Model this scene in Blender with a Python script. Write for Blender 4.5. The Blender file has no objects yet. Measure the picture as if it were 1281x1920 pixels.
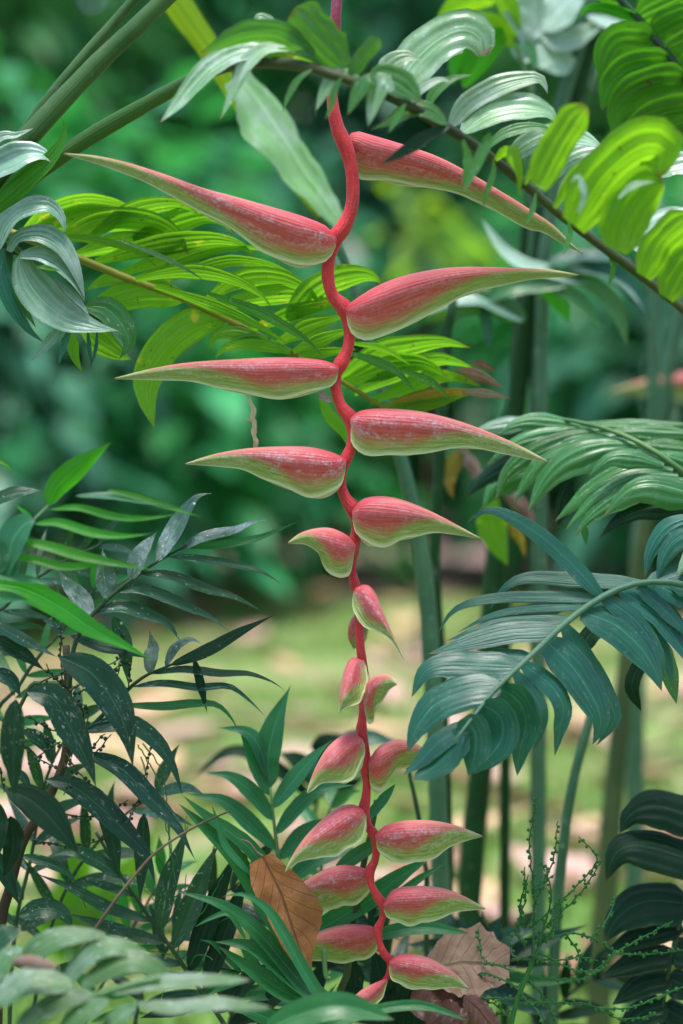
import bpy, math, random
from mathutils import Vector, Matrix, noise as mnoise
R = math.radians
rng = random.Random(7)

# ------------------------------------------------------------------ camera
sc = bpy.context.scene
col = sc.collection
CAM = Vector((0.0, -2.2, 0.9))
FPX = 1920.0 * 85.0 / 36.0
PITCH = math.atan(160.0 / FPX)
FW = Vector((0, math.cos(PITCH), -math.sin(PITCH)))
UP = Vector((0, math.sin(PITCH), math.cos(PITCH)))
cd = bpy.data.cameras.new('camera')
cam = bpy.data.objects.new('camera', cd)
col.objects.link(cam)
cam.location = CAM
cam.rotation_euler = (R(90) - PITCH, 0, 0)
cd.sensor_fit = 'VERTICAL'
cd.sensor_height = 36.0
cd.sensor_width = 24.0
cd.lens = 85.0
cd.clip_start = 0.05
cd.clip_end = 300
cd.dof.use_dof = True
cd.dof.focus_distance = 2.2
cd.dof.aperture_fstop = 2.6
sc.camera = cam

# ------------------------------------------------------------------ sky and sun
SUN_EL, SUN_AZ = 80.0, 195.0          # azimuth from +Y towards +X
w = bpy.data.worlds.new('World'); sc.world = w; w.use_nodes = True
nt = w.node_tree
bg = nt.nodes['Background']
sky = nt.nodes.new('ShaderNodeTexSky')
sky.sky_type = 'NISHITA'
sky.sun_disc = False
sky.sun_elevation = R(SUN_EL)
sky.sun_rotation = R(SUN_AZ)
sky.air_density = 1.0
sky.dust_density = 2.5
sky.ozone_density = 1.0
nt.links.new(sky.outputs[0], bg.inputs[0])
bg.inputs[1].default_value = 0.09
sl = bpy.data.lights.new('sun', 'SUN')
sl.energy = 1.5; sl.angle = R(14); sl.color = (1.0, 0.97, 0.92)
so = bpy.data.objects.new('sun', sl); col.objects.link(so)
d = Vector((math.sin(R(SUN_AZ)) * math.cos(R(SUN_EL)), math.cos(R(SUN_AZ)) * math.cos(R(SUN_EL)), math.sin(R(SUN_EL))))
so.rotation_euler = (-d).to_track_quat('-Z', 'Y').to_euler()
so.location = (3, 4, 8)
sc.view_settings.view_transform = 'Standard'
sc.view_settings.look = 'None'
sc.view_settings.exposure = 1.85
sc.view_settings.gamma = 1.0
sc.render.engine = 'CYCLES'
sc.cycles.use_denoising = True
sc.cycles.max_bounces = 8
sc.cycles.transmission_bounces = 6
sc.cycles.transparent_max_bounces = 6

# ------------------------------------------------------------------ helpers
def P(px, py, Y=0.0):
    dr = FW + Vector(((px - 640.5) / FPX, 0, 0)) - UP * ((py - 960.0) / FPX)
    return CAM + dr * ((Y - CAM.y) / dr.y)
def MPP(Y): return (Y - CAM.y) / FPX
def GY(Y): return 800 + 0.9 / (Y - CAM.y) * FPX        # picture row where the ground lies at depth Y

def catmull(pts, n):
    """pts: list of tuples of floats, resampled to n by arc length"""
    pts = [tuple(map(float, p)) for p in pts]
    if len(pts) == 2:
        dense = [tuple(a + (b - a) * i / 20 for a, b in zip(*pts)) for i in range(21)]
    else:
        e = [tuple(2 * a - b for a, b in zip(pts[0], pts[1]))] + pts + [tuple(2 * a - b for a, b in zip(pts[-1], pts[-2]))]
        dense = []
        for i in range(1, len(e) - 2):
            p0, p1, p2, p3 = e[i - 1], e[i], e[i + 1], e[i + 2]
            for k in range(10):
                t = k / 10
                dense.append(tuple(0.5 * ((2 * b) + (c - a) * t + (2 * a - 5 * b + 4 * c - dd) * t * t + (-a + 3 * b - 3 * c + dd) * t ** 3)
                                   for a, b, c, dd in zip(p0, p1, p2, p3)))
        dense.append(pts[-1])
    L = [0.0]
    for a, b in zip(dense, dense[1:]):
        L.append(L[-1] + math.dist(a[:3], b[:3]))
    out = []; j = 0
    for i in range(n):
        t = L[-1] * i / (n - 1)
        while j < len(L) - 2 and L[j + 1] < t: j += 1
        f = 0 if L[j + 1] == L[j] else (t - L[j]) / (L[j + 1] - L[j])
        out.append(tuple(a + (b - a) * f for a, b in zip(dense[j], dense[j + 1])))
    return out

def mesh_obj(name, verts, faces, mat, parent=None, uvs=None, origin=None):
    o0 = origin if origin is not None else Vector((0, 0, 0))
    me = bpy.data.meshes.new(name)
    me.from_pydata([tuple(Vector(v) - o0) for v in verts], [], faces)
    if uvs is not None:
        ul = me.uv_layers.new(name='UVMap')
        buf = []
        for f in faces:
            for vi in f: buf += uvs[vi]
        ul.data.foreach_set('uv', buf)
    me.polygons.foreach_set('use_smooth', [True] * len(me.polygons))
    me.materials.append(mat)
    me.update()
    o = bpy.data.objects.new(name, me)
    col.objects.link(o)
    if parent is not None: o.parent = parent
    return o

class Thing:
    """a top-level empty at the base, everything below in its local space"""
    def __init__(self, name, label, cat, base, group=None):
        self.o = bpy.data.objects.new(name, None)
        col.objects.link(self.o)
        self.base = Vector(base)
        self.o.location = self.base
        self.o.empty_display_size = 0.05
        self.o['label'] = label; self.o['category'] = cat
        if group: self.o['group'] = group

def tag(o, label, cat, group=None, kind=None):
    if label: o['label'] = label
    if cat: o['category'] = cat
    if group: o['group'] = group
    if kind: o['kind'] = kind
    return o

def tube_data(pts3, radii, ns=10, cap=True):
    V, F, U = [], [], []
    n = len(pts3)
    prev = None
    for i in range(n):
        p = Vector(pts3[i])
        t = (Vector(pts3[min(i + 1, n - 1)]) - Vector(pts3[max(i - 1, 0)])).normalized()
        if prev is None:
            a = t.cross(Vector((0, 1, 0.1))).normalized()
        else:
            a = (prev - t * prev.dot(t)).normalized()
        prev = a
        b = t.cross(a)
        for k in range(ns):
            th = 2 * math.pi * k / ns
            V.append(p + (a * math.cos(th) + b * math.sin(th)) * radii[i])
            U.append((k / ns, i / (n - 1)))
    for i in range(n - 1):
        for k in range(ns):
            k2 = (k + 1) % ns
            F.append((i * ns + k, i * ns + k2, (i + 1) * ns + k2, (i + 1) * ns + k))
    if cap:
        F.append(tuple(range(ns - 1, -1, -1)))
        F.append(tuple((n - 1) * ns + k for k in range(ns)))
    return V, F, U

def full(pts, Y):
    return [(p[0], p[1], (p[2] if len(p) > 2 else 0.0) + Y) for p in pts]

def stem(name, thing, pts, r, mat, Y=0.0, n=None, ns=10, parent=None):
    """pts (px,py[,dY[,r px]]); r px or (r0,r1)"""
    q = []
    m = len(pts)
    for i, p in enumerate(pts):
        rr = p[3] if len(p) > 3 else (r if not isinstance(r, tuple) else r[0] + (r[1] - r[0]) * i / (m - 1))
        yy = Y + (p[2] if len(p) > 2 else 0)
        v = P(p[0], p[1], yy)
        q.append((v.x, v.y, v.z, rr * MPP(yy)))
    n = n or max(8, 5 * m)
    s = catmull(q, n)
    rr_ = [x[3] * (1 + 0.10 * mnoise.noise(Vector(x[:3]) * 45) + 0.05 * mnoise.noise(Vector(x[:3]) * 160)) for x in s]
    V, F, U = tube_data([x[:3] for x in s], rr_, ns)
    return mesh_obj(name, V, F, mat, parent or (thing.o if thing else None), U, thing.base if thing else None)

PROF = {
    'lance': lambda s: max(0.0, math.sin(math.pi * min(1, s ** 0.72))) ** (0.8 + 0.5 * s),
    'strap': lambda s: min(1, (s / 0.22) ** 0.6 * 0.75 + 0.25) * (1 if s < 0.55 else max(0.0, 1 - ((s - 0.55) / 0.45) ** 1.6)),
    'blunt': lambda s: min(1, 0.35 + s * 2.2) * (1 if s < 0.86 else max(0.0, 1 - ((s - 0.86) / 0.14) ** 2) ** 0.6),
    'palm': lambda s: min(1, 0.3 + 1.9 * s) * (1 if s < 0.45 else max(0.0, 1 - ((s - 0.45) / 0.55) ** 1.35)),
    'lobe': lambda s: min(1, 0.45 + 4.0 * s) * (1 if s < 0.48 else max(0.0, 1 - ((s - 0.48) / 0.52) ** 1.55)),
    'cut': lambda s: min(1, 0.5 + 2.5 * s) * (1 if s < 0.80 else max(0.0, 1 - 0.75 * ((s - 0.80) / 0.20) ** 1.6)),
    'oval': lambda s: max(0.0, math.sin(math.pi * min(1, s ** 0.85))) ** 0.6,
}

def leaf(thing, pts, w, mat, Y=0.0, roll=35, roll2=None, prof='palm', fold=12, curl=0.0, name='leaflet',
         parent=None, N=17, W=8, rag=0.11, widths=None, wave=0.035, seed=None, pleat=0.0, npl=4):
    if pleat: W = max(W, 18)
    """one leaf blade: pts (px,py[,dY]) from base to tip, w = seen width in px"""
    rg = random.Random(seed if seed is not None else int(pts[0][0] * 13 + pts[0][1] * 7 + pts[-1][0]))
    fp = full(pts, Y)
    c3 = catmull([tuple(P(*p)) for p in fp], N)
    c3 = [Vector(c) for c in c3]
    ym = sum(p[2] for p in fp) / len(fp)
    mid = c3[N // 2]
    t = (c3[N // 2 + 1] - c3[N // 2 - 1]).normalized()
    v = (mid - CAM).normalized()
    s0 = t.cross(v).normalized(); n0 = s0.cross(t).normalized()
    if n0.dot(v) > 0: n0 = -n0
    a = R(20)
    sgn = 1 if (Matrix.Rotation(a, 3, t) @ n0).z >= (Matrix.Rotation(-a, 3, t) @ n0).z else -1
    if roll2 is None: roll2 = roll
    V, F, U = [], [], []
    ph = rg.random() * 9
    for i in range(N):
        s = i / (N - 1)
        t = (c3[min(i + 1, N - 1)] - c3[max(i - 1, 0)]).normalized()
        v = (c3[i] - CAM).normalized()
        sd = t.cross(v)
        if sd.length < 1e-4: sd = s0.copy()
        sd.normalize()
        nn = sd.cross(t).normalized()
        if nn.dot(v) > 0: nn = -nn
        ro = roll + (roll2 - roll) * s
        Mr = Matrix.Rotation(sgn * R(ro), 3, t)
        sd, nn = Mr @ sd, Mr @ nn
        up = 1 if nn.z >= 0 else -1
        c = max(0.42, abs(math.cos(R(ro))))
        if widths is None:
            wl = wr = 0.5 * w * PROF[prof](s)
        else:
            k = s * (len(widths) - 1); j = min(int(k), len(widths) - 2); f = k - j
            wl = widths[j][0] + (widths[j + 1][0] - widths[j][0]) * f
            wr = widths[j][1] + (widths[j + 1][1] - widths[j][1]) * f
        wl *= MPP(ym) / c; wr *= MPP(ym) / c
        if rag:
            wl *= 1 - rag * abs(mnoise.noise(Vector((s * 9 + ph, 1.3, 0))))
            wr *= 1 - rag * abs(mnoise.noise(Vector((s * 9 + ph, 7.7, 0))))
        for j in range(W + 1):
            x = j / W * 2 - 1
            hw = wl if x < 0 else wr
            off = -up * abs(x) * hw * math.tan(R(fold)) * (-1 if fold < 0 else 1) if False else up * abs(x) * hw * math.tan(R(fold))
            off -= up * curl * hw * x * x
            if pleat: off += pleat * hw * math.cos(2 * math.pi * npl * (x * 0.5 + 0.5) + ph) * min(1, s * 4, (1 - s) * 3 + .2)
            if wave: off += wave * hw * math.sin(s * 17 + ph + (2.1 if x > 0 else 0)) * abs(x)
            if rag:
                off += rag * 0.5 * hw * mnoise.noise(Vector((s * 4 + ph, x * 1.5, 3)))
            V.append(c3[i] + sd * (x * hw) + nn * off)
            U.append((j / W, s))
    for i in range(N - 1):
        for j in range(W):
            b = i * (W + 1) + j
            F.append((b, b + 1, b + W + 2, b + W + 1))
    return mesh_obj(name, V, F, mat, parent or (thing.o if thing else None), U, thing.base if thing else None)

# ------------------------------------------------------------------ materials
class NB:
    def __init__(self, name):
        self.m = bpy.data.materials.new(name); self.m.use_nodes = True
        self.t = self.m.node_tree; self.t.nodes.clear()
        self.out = self.t.nodes.new('ShaderNodeOutputMaterial')
    def n(self, typ, **kw):
        x = self.t.nodes.new(typ)
        for k, v in kw.items(): setattr(x, k, v)
        return x
    def set(self, sock, v):
        if isinstance(v, bpy.types.NodeSocket): self.t.links.new(v, sock)
        elif isinstance(v, tuple) and len(v) == 3 and sock.type == 'RGBA': sock.default_value = (*v, 1)
        else: sock.default_value = v
    def math(self, op, a, b=0.0, c=0.0, clamp=False):
        x = self.n('ShaderNodeMath', operation=op); x.use_clamp = clamp
        self.set(x.inputs[0], a); self.set(x.inputs[1], b); self.set(x.inputs[2], c)
        return x.outputs[0]
    def ramp(self, v, lo, hi):
        x = self.n('ShaderNodeMapRange'); x.clamp = True; x.interpolation_type = 'SMOOTHSTEP'
        self.set(x.inputs[0], v); self.set(x.inputs[1], lo); self.set(x.inputs[2], hi)
        return x.outputs[0]
    def mix(self, f, a, b):
        x = self.n('ShaderNodeMix', data_type='RGBA')
        self.set(x.inputs[0], f); self.set(x.inputs[6], a); self.set(x.inputs[7], b)
        return x.outputs[2]
    def noise(self, vec, scale, detail=3, rough=0.55):
        x = self.n('ShaderNodeTexNoise')
        if vec is not None: self.set(x.inputs['Vector'], vec)
        x.inputs['Scale'].default_value = scale; x.inputs['Detail'].default_value = detail; x.inputs['Roughness'].default_value = rough
        return x.outputs[0]
    def vec(self, x, y, z=0.0):
        c = self.n('ShaderNodeCombineXYZ')
        self.set(c.inputs[0], x); self.set(c.inputs[1], y); self.set(c.inputs[2], z)
        return c.outputs[0]
    def coords(self):
        tc = self.n('ShaderNodeTexCoord')
        sp = self.n('ShaderNodeSeparateXYZ'); self.t.links.new(tc.outputs['UV'], sp.inputs[0])
        return tc.outputs['Object'], sp.outputs[0], sp.outputs[1]
    def bump(self, h, strength, dist=0.002):
        b = self.n('ShaderNodeBump'); b.inputs['Strength'].default_value = strength; b.inputs['Distance'].default_value = dist
        self.set(b.inputs['Height'], h); return b.outputs[0]
    def finish(self, color, rough, normal=None, spec=0.5, trans=None, trans_col=None, sheen=0.0, coat=0.0):
        p = self.n('ShaderNodeBsdfPrincipled')
        self.set(p.inputs['Base Color'], color); self.set(p.inputs['Roughness'], rough)
        p.inputs['Specular IOR Level'].default_value = spec
        if sheen: p.inputs['Sheen Weight'].default_value = sheen
        if coat: p.inputs['Coat Weight'].default_value = coat
        if normal is not None: self.set(p.inputs['Normal'], normal)
        if trans:
            tr = self.n('ShaderNodeBsdfTranslucent'); self.set(tr.inputs[0], trans_col)
            if normal is not None: self.set(tr.inputs['Normal'], normal)
            mx = self.n('ShaderNodeMixShader'); self.set(mx.inputs[0], trans)
            self.t.links.new(p.outputs[0], mx.inputs[1]); self.t.links.new(tr.outputs[0], mx.inputs[2])
            self.t.links.new(mx.outputs[0], self.out.inputs[0])
        else:
            self.t.links.new(p.outputs[0], self.out.inputs[0])
        return self.m

def leafmat(name, c1, c2, tc, trans=0.35, rough=0.38, ribs=7, rib=0.5, spots=0.0, tip=0.4, yellow=0.0, spec=0.36, ribcol=0.35, pale_sheen=0.0, midc=None):
    b = NB(name)
    ob, u, v = b.coords()
    oi = b.n('ShaderNodeObjectInfo').outputs['Random']
    shift = b.n('ShaderNodeVectorMath', operation='ADD'); b.set(shift.inputs[0], ob)
    b.set(shift.inputs[1], b.vec(b.math('MULTIPLY', oi, 3.1), b.math('MULTIPLY', oi, 1.7), oi))
    ob = shift.outputs[0]
    nz = b.noise(ob, 22, 4)
    base = b.mix(b.ramp(nz, 0.35, 0.65), c1, c2)
    # fine longitudinal fibres
    fib = b.noise(b.vec(b.math('MULTIPLY', u, 60), b.math('MULTIPLY', v, 2.5), oi), 1.0, 3)
    base = b.mix(b.math('MULTIPLY', b.ramp(fib, 0.3, 0.7), 0.35), base, tuple(x * 0.55 for x in c1))
    # ribs
    uw = b.math('ADD', u, b.math('MULTIPLY', b.math('SUBTRACT', b.noise(b.vec(b.math('MULTIPLY', u, 4.0), b.math('MULTIPLY', v, 1.2), b.math('MULTIPLY', oi, 20)), 1.0, 2), 0.5), 0.16))
    wv = b.math('SINE', b.math('MULTIPLY', b.math('ADD', uw, 0.5 / max(1, ribs)), 2 * math.pi * ribs))
    wv01 = b.math('MULTIPLY_ADD', wv, 0.5, 0.5)
    base = b.mix(b.math('MULTIPLY', wv01, ribcol), base, tuple(min(1, x * 1.9 + 0.01) for x in c2))
    # midrib
    mr = b.math('SUBTRACT', 1.0, b.ramp(b.math('ABSOLUTE', b.math('SUBTRACT', u, 0.5)), 0.012, 0.035))
    base = b.mix(b.math('MULTIPLY', mr, 0.45), base, midc or tuple(min(1, x * 2.4 + 0.02) for x in c2))
    tcol = b.mix(b.math('MULTIPLY', b.ramp(fib, 0.3, 0.7), 0.45), tc, tuple(x * 0.6 for x in tc))
    tcol = b.mix(b.math('MULTIPLY', b.ramp(wv01, 0.45, 1.0), 0.5), tcol, tuple(x * 0.5 for x in tc))
    crossv = b.noise(b.vec(b.math('MULTIPLY', u, 6), b.math('MULTIPLY', v, 90), oi), 1.0, 2)
    tcol = b.mix(b.math('MULTIPLY', b.ramp(crossv, 0.5, 0.7), 0.22), tcol, tuple(x * 0.6 for x in tc))
    if yellow:
        yn = b.math('MULTIPLY', b.ramp(b.noise(ob, 55, 4, 0.65), 0.68 - 0.22 * yellow, 0.80 - 0.2 * yellow), 0.8)
        base = b.mix(yn, base, (0.42, 0.36, 0.03)); tcol = b.mix(yn, tcol, (0.85, 0.70, 0.05))
        bs = b.ramp(b.noise(ob, 160, 3), 0.66, 0.72)
        base = b.mix(b.math('MULTIPLY', bs, 0.8), base, (0.10, 0.05, 0.015)); tcol = b.mix(b.math('MULTIPLY', bs, 0.8), tcol, (0.12, 0.06, 0.015))
    if tip:
        e = b.math('MAXIMUM', b.ramp(v, 0.90, 1.0), b.math('MULTIPLY', b.ramp(b.math('ABSOLUTE', b.math('SUBTRACT', u, 0.5)), 0.465, 0.5), 0.55))
        tn = b.math('MULTIPLY', b.math('MULTIPLY', e, b.ramp(b.noise(ob, 45, 3), 0.35, 0.6)), tip, clamp=True)
        base = b.mix(tn, base, (0.16, 0.085, 0.03)); tcol = b.mix(tn, tcol, (0.22, 0.12, 0.03))
    bm = b.math('MULTIPLY', b.ramp(b.noise(ob, 42, 4, 0.7), 0.69, 0.76), 0.7)
    base = b.mix(bm, base, (0.11, 0.085, 0.025)); tcol = b.mix(bm, tcol, (0.20, 0.13, 0.03))
    rgh = rough
    if pale_sheen:
        bl = b.ramp(b.noise(ob, 18, 5, 0.7), 0.42, 0.75)
        base = b.mix(b.math('MULTIPLY', bl, pale_sheen), base, (0.50, 0.60, 0.62))  # pale blue-grey patches paint sky sheen onto the blade
    if spots:
        s1 = b.ramp(b.noise(b.vec(b.math('MULTIPLY', u, 7), b.math('MULTIPLY', v, 11), b.math('MULTIPLY', oi, 31)), 1.0, 7, 0.75), 0.54, 0.70)
        s2 = b.ramp(b.noise(ob, 20, 2), 0.40, 0.62)
        s3 = b.ramp(b.noise(ob, 240, 2), 0.66, 0.74)
        sp = b.math('MULTIPLY', b.math('MAXIMUM', b.math('MULTIPLY', s1, s2), b.math('MULTIPLY', s3, 0.7)), spots, clamp=True)
        base = b.mix(sp, base, (0.55, 0.60, 0.62)); tcol = b.mix(sp, tcol, (0.10, 0.14, 0.08))
        rgh = b.math('MULTIPLY_ADD', sp, 0.3, rough)
    hs = b.n('ShaderNodeHueSaturation')
    b.set(hs.inputs['Color'], base)
    b.set(hs.inputs['Value'], b.math('MULTIPLY_ADD', oi, 0.5, 0.75)); b.set(hs.inputs['Hue'], b.math('MULTIPLY_ADD', oi, 0.03, 0.485))
    hgt = b.math('ADD', b.math('MULTIPLY', wv01, rib * 0.45), b.math('ADD', b.math('MULTIPLY', fib, 0.30), b.math('MULTIPLY', mr, -0.5)))
    nm = b.bump(hgt, 0.40, 0.0016)
    return b.finish(hs.outputs[0], rgh, nm, spec, trans, tcol)

M = {}
# arching frond: mid green ribbed
M['frond'] = leafmat('frond_leaf', (0.022, 0.095, 0.028), (0.04, 0.15, 0.038), (0.16, 0.52, 0.03), 0.36, 0.26, 4, 0.7, spots=0.35, tip=0.9, spec=0.42)
M['frond_pale'] = leafmat('frond_leaf_sheen', (0.09, 0.20, 0.10), (0.16, 0.29, 0.15), (0.20, 0.45, 0.06), 0.22, 0.28, 4, 0.7, spots=0.8, tip=1.0, pale_sheen=0.7, spec=0.5)  # paler copy, sky reflection painted into the base colour
M['frond_lit'] = leafmat('frond_leaf_backlit', (0.05, 0.15, 0.015), (0.08, 0.20, 0.02), (0.33, 0.74, 0.015), 0.58, 0.40, 9, 0.5, tip=0.7, yellow=0.2, ribcol=0.15)  # backlit copy, glow put into brighter and yellower colours
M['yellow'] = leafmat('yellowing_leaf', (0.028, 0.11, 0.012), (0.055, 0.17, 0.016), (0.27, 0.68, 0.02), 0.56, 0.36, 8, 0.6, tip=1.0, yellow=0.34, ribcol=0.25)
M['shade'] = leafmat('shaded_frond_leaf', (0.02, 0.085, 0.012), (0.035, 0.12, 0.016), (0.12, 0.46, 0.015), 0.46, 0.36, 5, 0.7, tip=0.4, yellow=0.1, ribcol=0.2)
M['grey'] = leafmat('grey_sheen_leaf', (0.085, 0.18, 0.125), (0.14, 0.26, 0.185), (0.14, 0.42, 0.05), 0.20, 0.22, 5, 0.8, spots=0.45, tip=0.9, pale_sheen=0.5, spec=0.5)  # light base and patches paint in the sky's whiteness
M['split'] = leafmat('split_leaf', (0.010, 0.066, 0.052), (0.018, 0.094, 0.070), (0.04, 0.34, 0.10), 0.24, 0.30, 8, 0.4, spots=0.18, tip=0.6, ribcol=0.16, spec=0.32)
M['ribbed'] = leafmat('ribbed_leaf', (0.020, 0.098, 0.028), (0.036, 0.140, 0.042), (0.10, 0.45, 0.03), 0.26, 0.24, 4, 0.8, spots=0.45, tip=0.7, ribcol=0.3, spec=0.42)
M['dark'] = leafmat('shaded_dark_leaf', (0.003, 0.018, 0.009), (0.006, 0.028, 0.013), (0.02, 0.12, 0.03), 0.15, 0.48, 4, 0.7, tip=0.3, ribcol=0.2, spec=0.12)  # base colour darkened to stand for shade on these leaves
M['cham'] = leafmat('spotted_leaf', (0.006, 0.036, 0.018), (0.012, 0.056, 0.026), (0.04, 0.26, 0.03), 0.20, 0.2, 2, 0.4, spots=0.65, tip=0.3, ribcol=0.12, pale_sheen=0.03, spec=0.26)
M['cham_pale'] = leafmat('speckled_sheen_leaf', (0.020, 0.060, 0.040), (0.035, 0.085, 0.055), (0.05, 0.22, 0.03), 0.18, 0.2, 2, 0.4, spots=1.0, tip=0.3, ribcol=0.12, pale_sheen=0.75, spec=0.55)  # grey speckles plus a painted sheen from the sky
M['cham_dark'] = leafmat('blue_green_leaf', (0.005, 0.028, 0.018), (0.010, 0.042, 0.026), (0.03, 0.18, 0.03), 0.18, 0.24, 3, 0.5, spots=0.45, tip=0.3, ribcol=0.12, pale_sheen=0.0, spec=0.2)
M['bright'] = leafmat('bright_leaf', (0.020, 0.13, 0.010), (0.036, 0.19, 0.014), (0.10, 0.65, 0.015), 0.46, 0.34, 2, 0.4, tip=0.2, ribcol=0.12)
M['strap'] = leafmat('strap_leaf', (0.012, 0.085, 0.030), (0.022, 0.120, 0.040), (0.05, 0.42, 0.04), 0.30, 0.24, 3, 0.5, spots=0.08, tip=0.4, ribcol=0.15, spec=0.28)
M['young'] = leafmat('young_palm_leaf', (0.016, 0.092, 0.048), (0.026, 0.125, 0.062), (0.06, 0.42, 0.06), 0.28, 0.28, 2, 0.4, tip=0.2, ribcol=0.12, spec=0.28)
M['fore'] = leafmat('foreground_leaf', (0.026, 0.075, 0.026), (0.048, 0.115, 0.038), (0.12, 0.34, 0.04), 0.18, 0.36, 4, 0.8, spots=0.8, tip=0.4, spec=0.3, pale_sheen=0.22)
M['sky_leaf'] = leafmat('sky_sheen_leaf', (0.20, 0.32, 0.24), (0.30, 0.44, 0.35), (0.25, 0.5, 0.08), 0.22, 0.22, 12, 0.6, spots=0.1, tip=0.2, pale_sheen=0.6, spec=0.5)  # whitish base colour paints in the reflected sky
M['banana'] = leafmat('torn_blade', (0.10, 0.24, 0.09), (0.16, 0.32, 0.13), (0.30, 0.60, 0.12), 0.35, 0.24, 3, 0.3, spots=0.1, tip=0.4, pale_sheen=0.5, spec=0.5)
M['banana_edge'] = leafmat('yellow_green_leaf', (0.12, 0.24, 0.015), (0.17, 0.30, 0.02), (0.60, 0.88, 0.02), 0.55, 0.35, 3, 0.5, tip=0.9, ribcol=0.15)
M['brown_curl'] = leafmat('withered_leaf', (0.09, 0.045, 0.03), (0.24, 0.15, 0.13), (0.20, 0.08, 0.03), 0.2, 0.5, 3, 0.8, tip=0.2, ribcol=0.3, pale_sheen=0.4)
M['rotten_yellow'] = leafmat('dying_leaf', (0.20, 0.12, 0.012), (0.12, 0.14, 0.02), (0.45, 0.28, 0.02), 0.35, 0.5, 3, 0.8, tip=1.0, yellow=0.5)

def stemmat(name, c1, c2, rough=0.45, spot=0.3, spotc=(0.35, 0.38, 0.34), c_top=None, at=(0.2, 0.5), spec=0.24):
    b = NB(name)
    ob, u, v = b.coords()
    base = b.mix(b.ramp(b.noise(ob, 14, 4), 0.35, 0.65), c1, c2)
    lin = b.noise(b.vec(b.math('MULTIPLY', u, 40), b.math('MULTIPLY', v, 5), 0.0), 1.0, 3)
    base = b.mix(b.math('MULTIPLY', b.ramp(lin, 0.35, 0.7), 0.35), base, tuple(x * 0.55 for x in c1))
    sp = b.ramp(b.noise(ob, 95, 4, 0.65), 0.62, 0.70)
    base = b.mix(b.math('MULTIPLY', sp, spot), base, spotc)
    if c_top is not None:
        base = b.mix(b.ramp(v, at[0], at[1]), c_top, base)
    nm = b.bump(b.math('ADD', lin, b.noise(ob, 60, 3)), 0.35, 0.002)
    return b.finish(base, rough, nm, spec)
M['stalk'] = stemmat('palm_stalk', (0.026, 0.088, 0.022), (0.055, 0.125, 0.035), 0.45, 0.6, (0.16, 0.12, 0.09))
M['rachis'] = stemmat('frond_rachis', (0.025, 0.035, 0.012), (0.05, 0.07, 0.02), 0.5, 0.7, (0.09, 0.045, 0.03), c_top=(0.034, 0.098, 0.02), at=(0.66, 0.74))
M['rachis_y'] = stemmat('yellow_rachis', (0.13, 0.16, 0.018), (0.22, 0.22, 0.025), 0.5, 0.6, (0.30, 0.20, 0.02))
M['rachis_g'] = stemmat('green_rachis', (0.07, 0.17, 0.06), (0.11, 0.22, 0.08), 0.42, 0.15)
M['rachis_s'] = stemmat('split_leaf_midrib', (0.045, 0.125, 0.075), (0.07, 0.165, 0.10), 0.4, 0.15)
M['rachis_d'] = stemmat('dark_rachis', (0.015, 0.045, 0.02), (0.03, 0.07, 0.03), 0.45, 0.2)
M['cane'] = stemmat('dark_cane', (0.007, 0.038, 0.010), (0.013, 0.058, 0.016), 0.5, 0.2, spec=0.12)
M['cane_pale'] = stemmat('waxy_cane', (0.032, 0.10, 0.052), (0.055, 0.14, 0.075), 0.45, 0.3, (0.35, 0.42, 0.40))
M['cane_brown'] = stemmat('aging_cane', (0.03, 0.06, 0.02), (0.06, 0.09, 0.03), 0.55, 0.7, (0.10, 0.05, 0.03))
M['brown_stem'] = stemmat('brown_stem', (0.035, 0.025, 0.014), (0.06, 0.045, 0.02), 0.6, 0.3, (0.1, 0.09, 0.06))
M['twig'] = stemmat('dry_twig', (0.06, 0.04, 0.03), (0.17, 0.12, 0.09), 0.7, 0.3, (0.05, 0.035, 0.025))
M['fruit'] = stemmat('green_fruit', (0.020, 0.12, 0.025), (0.035, 0.16, 0.035), 0.35, 0.05)
M['fruit_d'] = stemmat('dark_fruit', (0.010, 0.028, 0.014), (0.018, 0.042, 0.02), 0.4, 0.05)
M['bark'] = stemmat('bark', (0.05, 0.035, 0.022), (0.09, 0.065, 0.045), 0.8, 0.3)

def rachis_red():
    b = NB('red_rachis')
    ob, u, v = b.coords()
    base = b.mix(b.ramp(b.noise(ob, 22, 5, 0.65), 0.32, 0.68), (0.32, 0.008, 0.018), (0.56, 0.028, 0.034))
    rid = b.noise(b.vec(b.math('MULTIPLY', u, 26), b.math('MULTIPLY', v, 60), 0.0), 1.0, 4, 0.6)
    base = b.mix(b.math('MULTIPLY', b.ramp(rid, 0.45, 0.7), 0.35), base, (0.62, 0.10, 0.10))
    fz = b.noise(ob, 700, 2)
    base = b.mix(b.math('MULTIPLY', b.ramp(fz, 0.5, 0.75), 0.22), base, (0.75, 0.22, 0.24))
    base = b.mix(b.math('MULTIPLY', b.ramp(b.noise(ob, 190, 2), 0.70, 0.74), 0.8), base, (0.07, 0.015, 0.012))
    top = b.mix(b.ramp(b.noise(ob, 260, 3), 0.4, 0.6), (0.10, 0.025, 0.055), (0.16, 0.05, 0.10))
    base = b.mix(b.ramp(v, 0.285, 0.375), top, base)
    nm = b.bump(b.math('ADD', fz, b.math('MULTIPLY', rid, 1.6)), 0.5, 0.0012)
    return b.finish(base, 0.52, nm, 0.3, sheen=0.06)
M['red'] = rachis_red()

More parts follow.
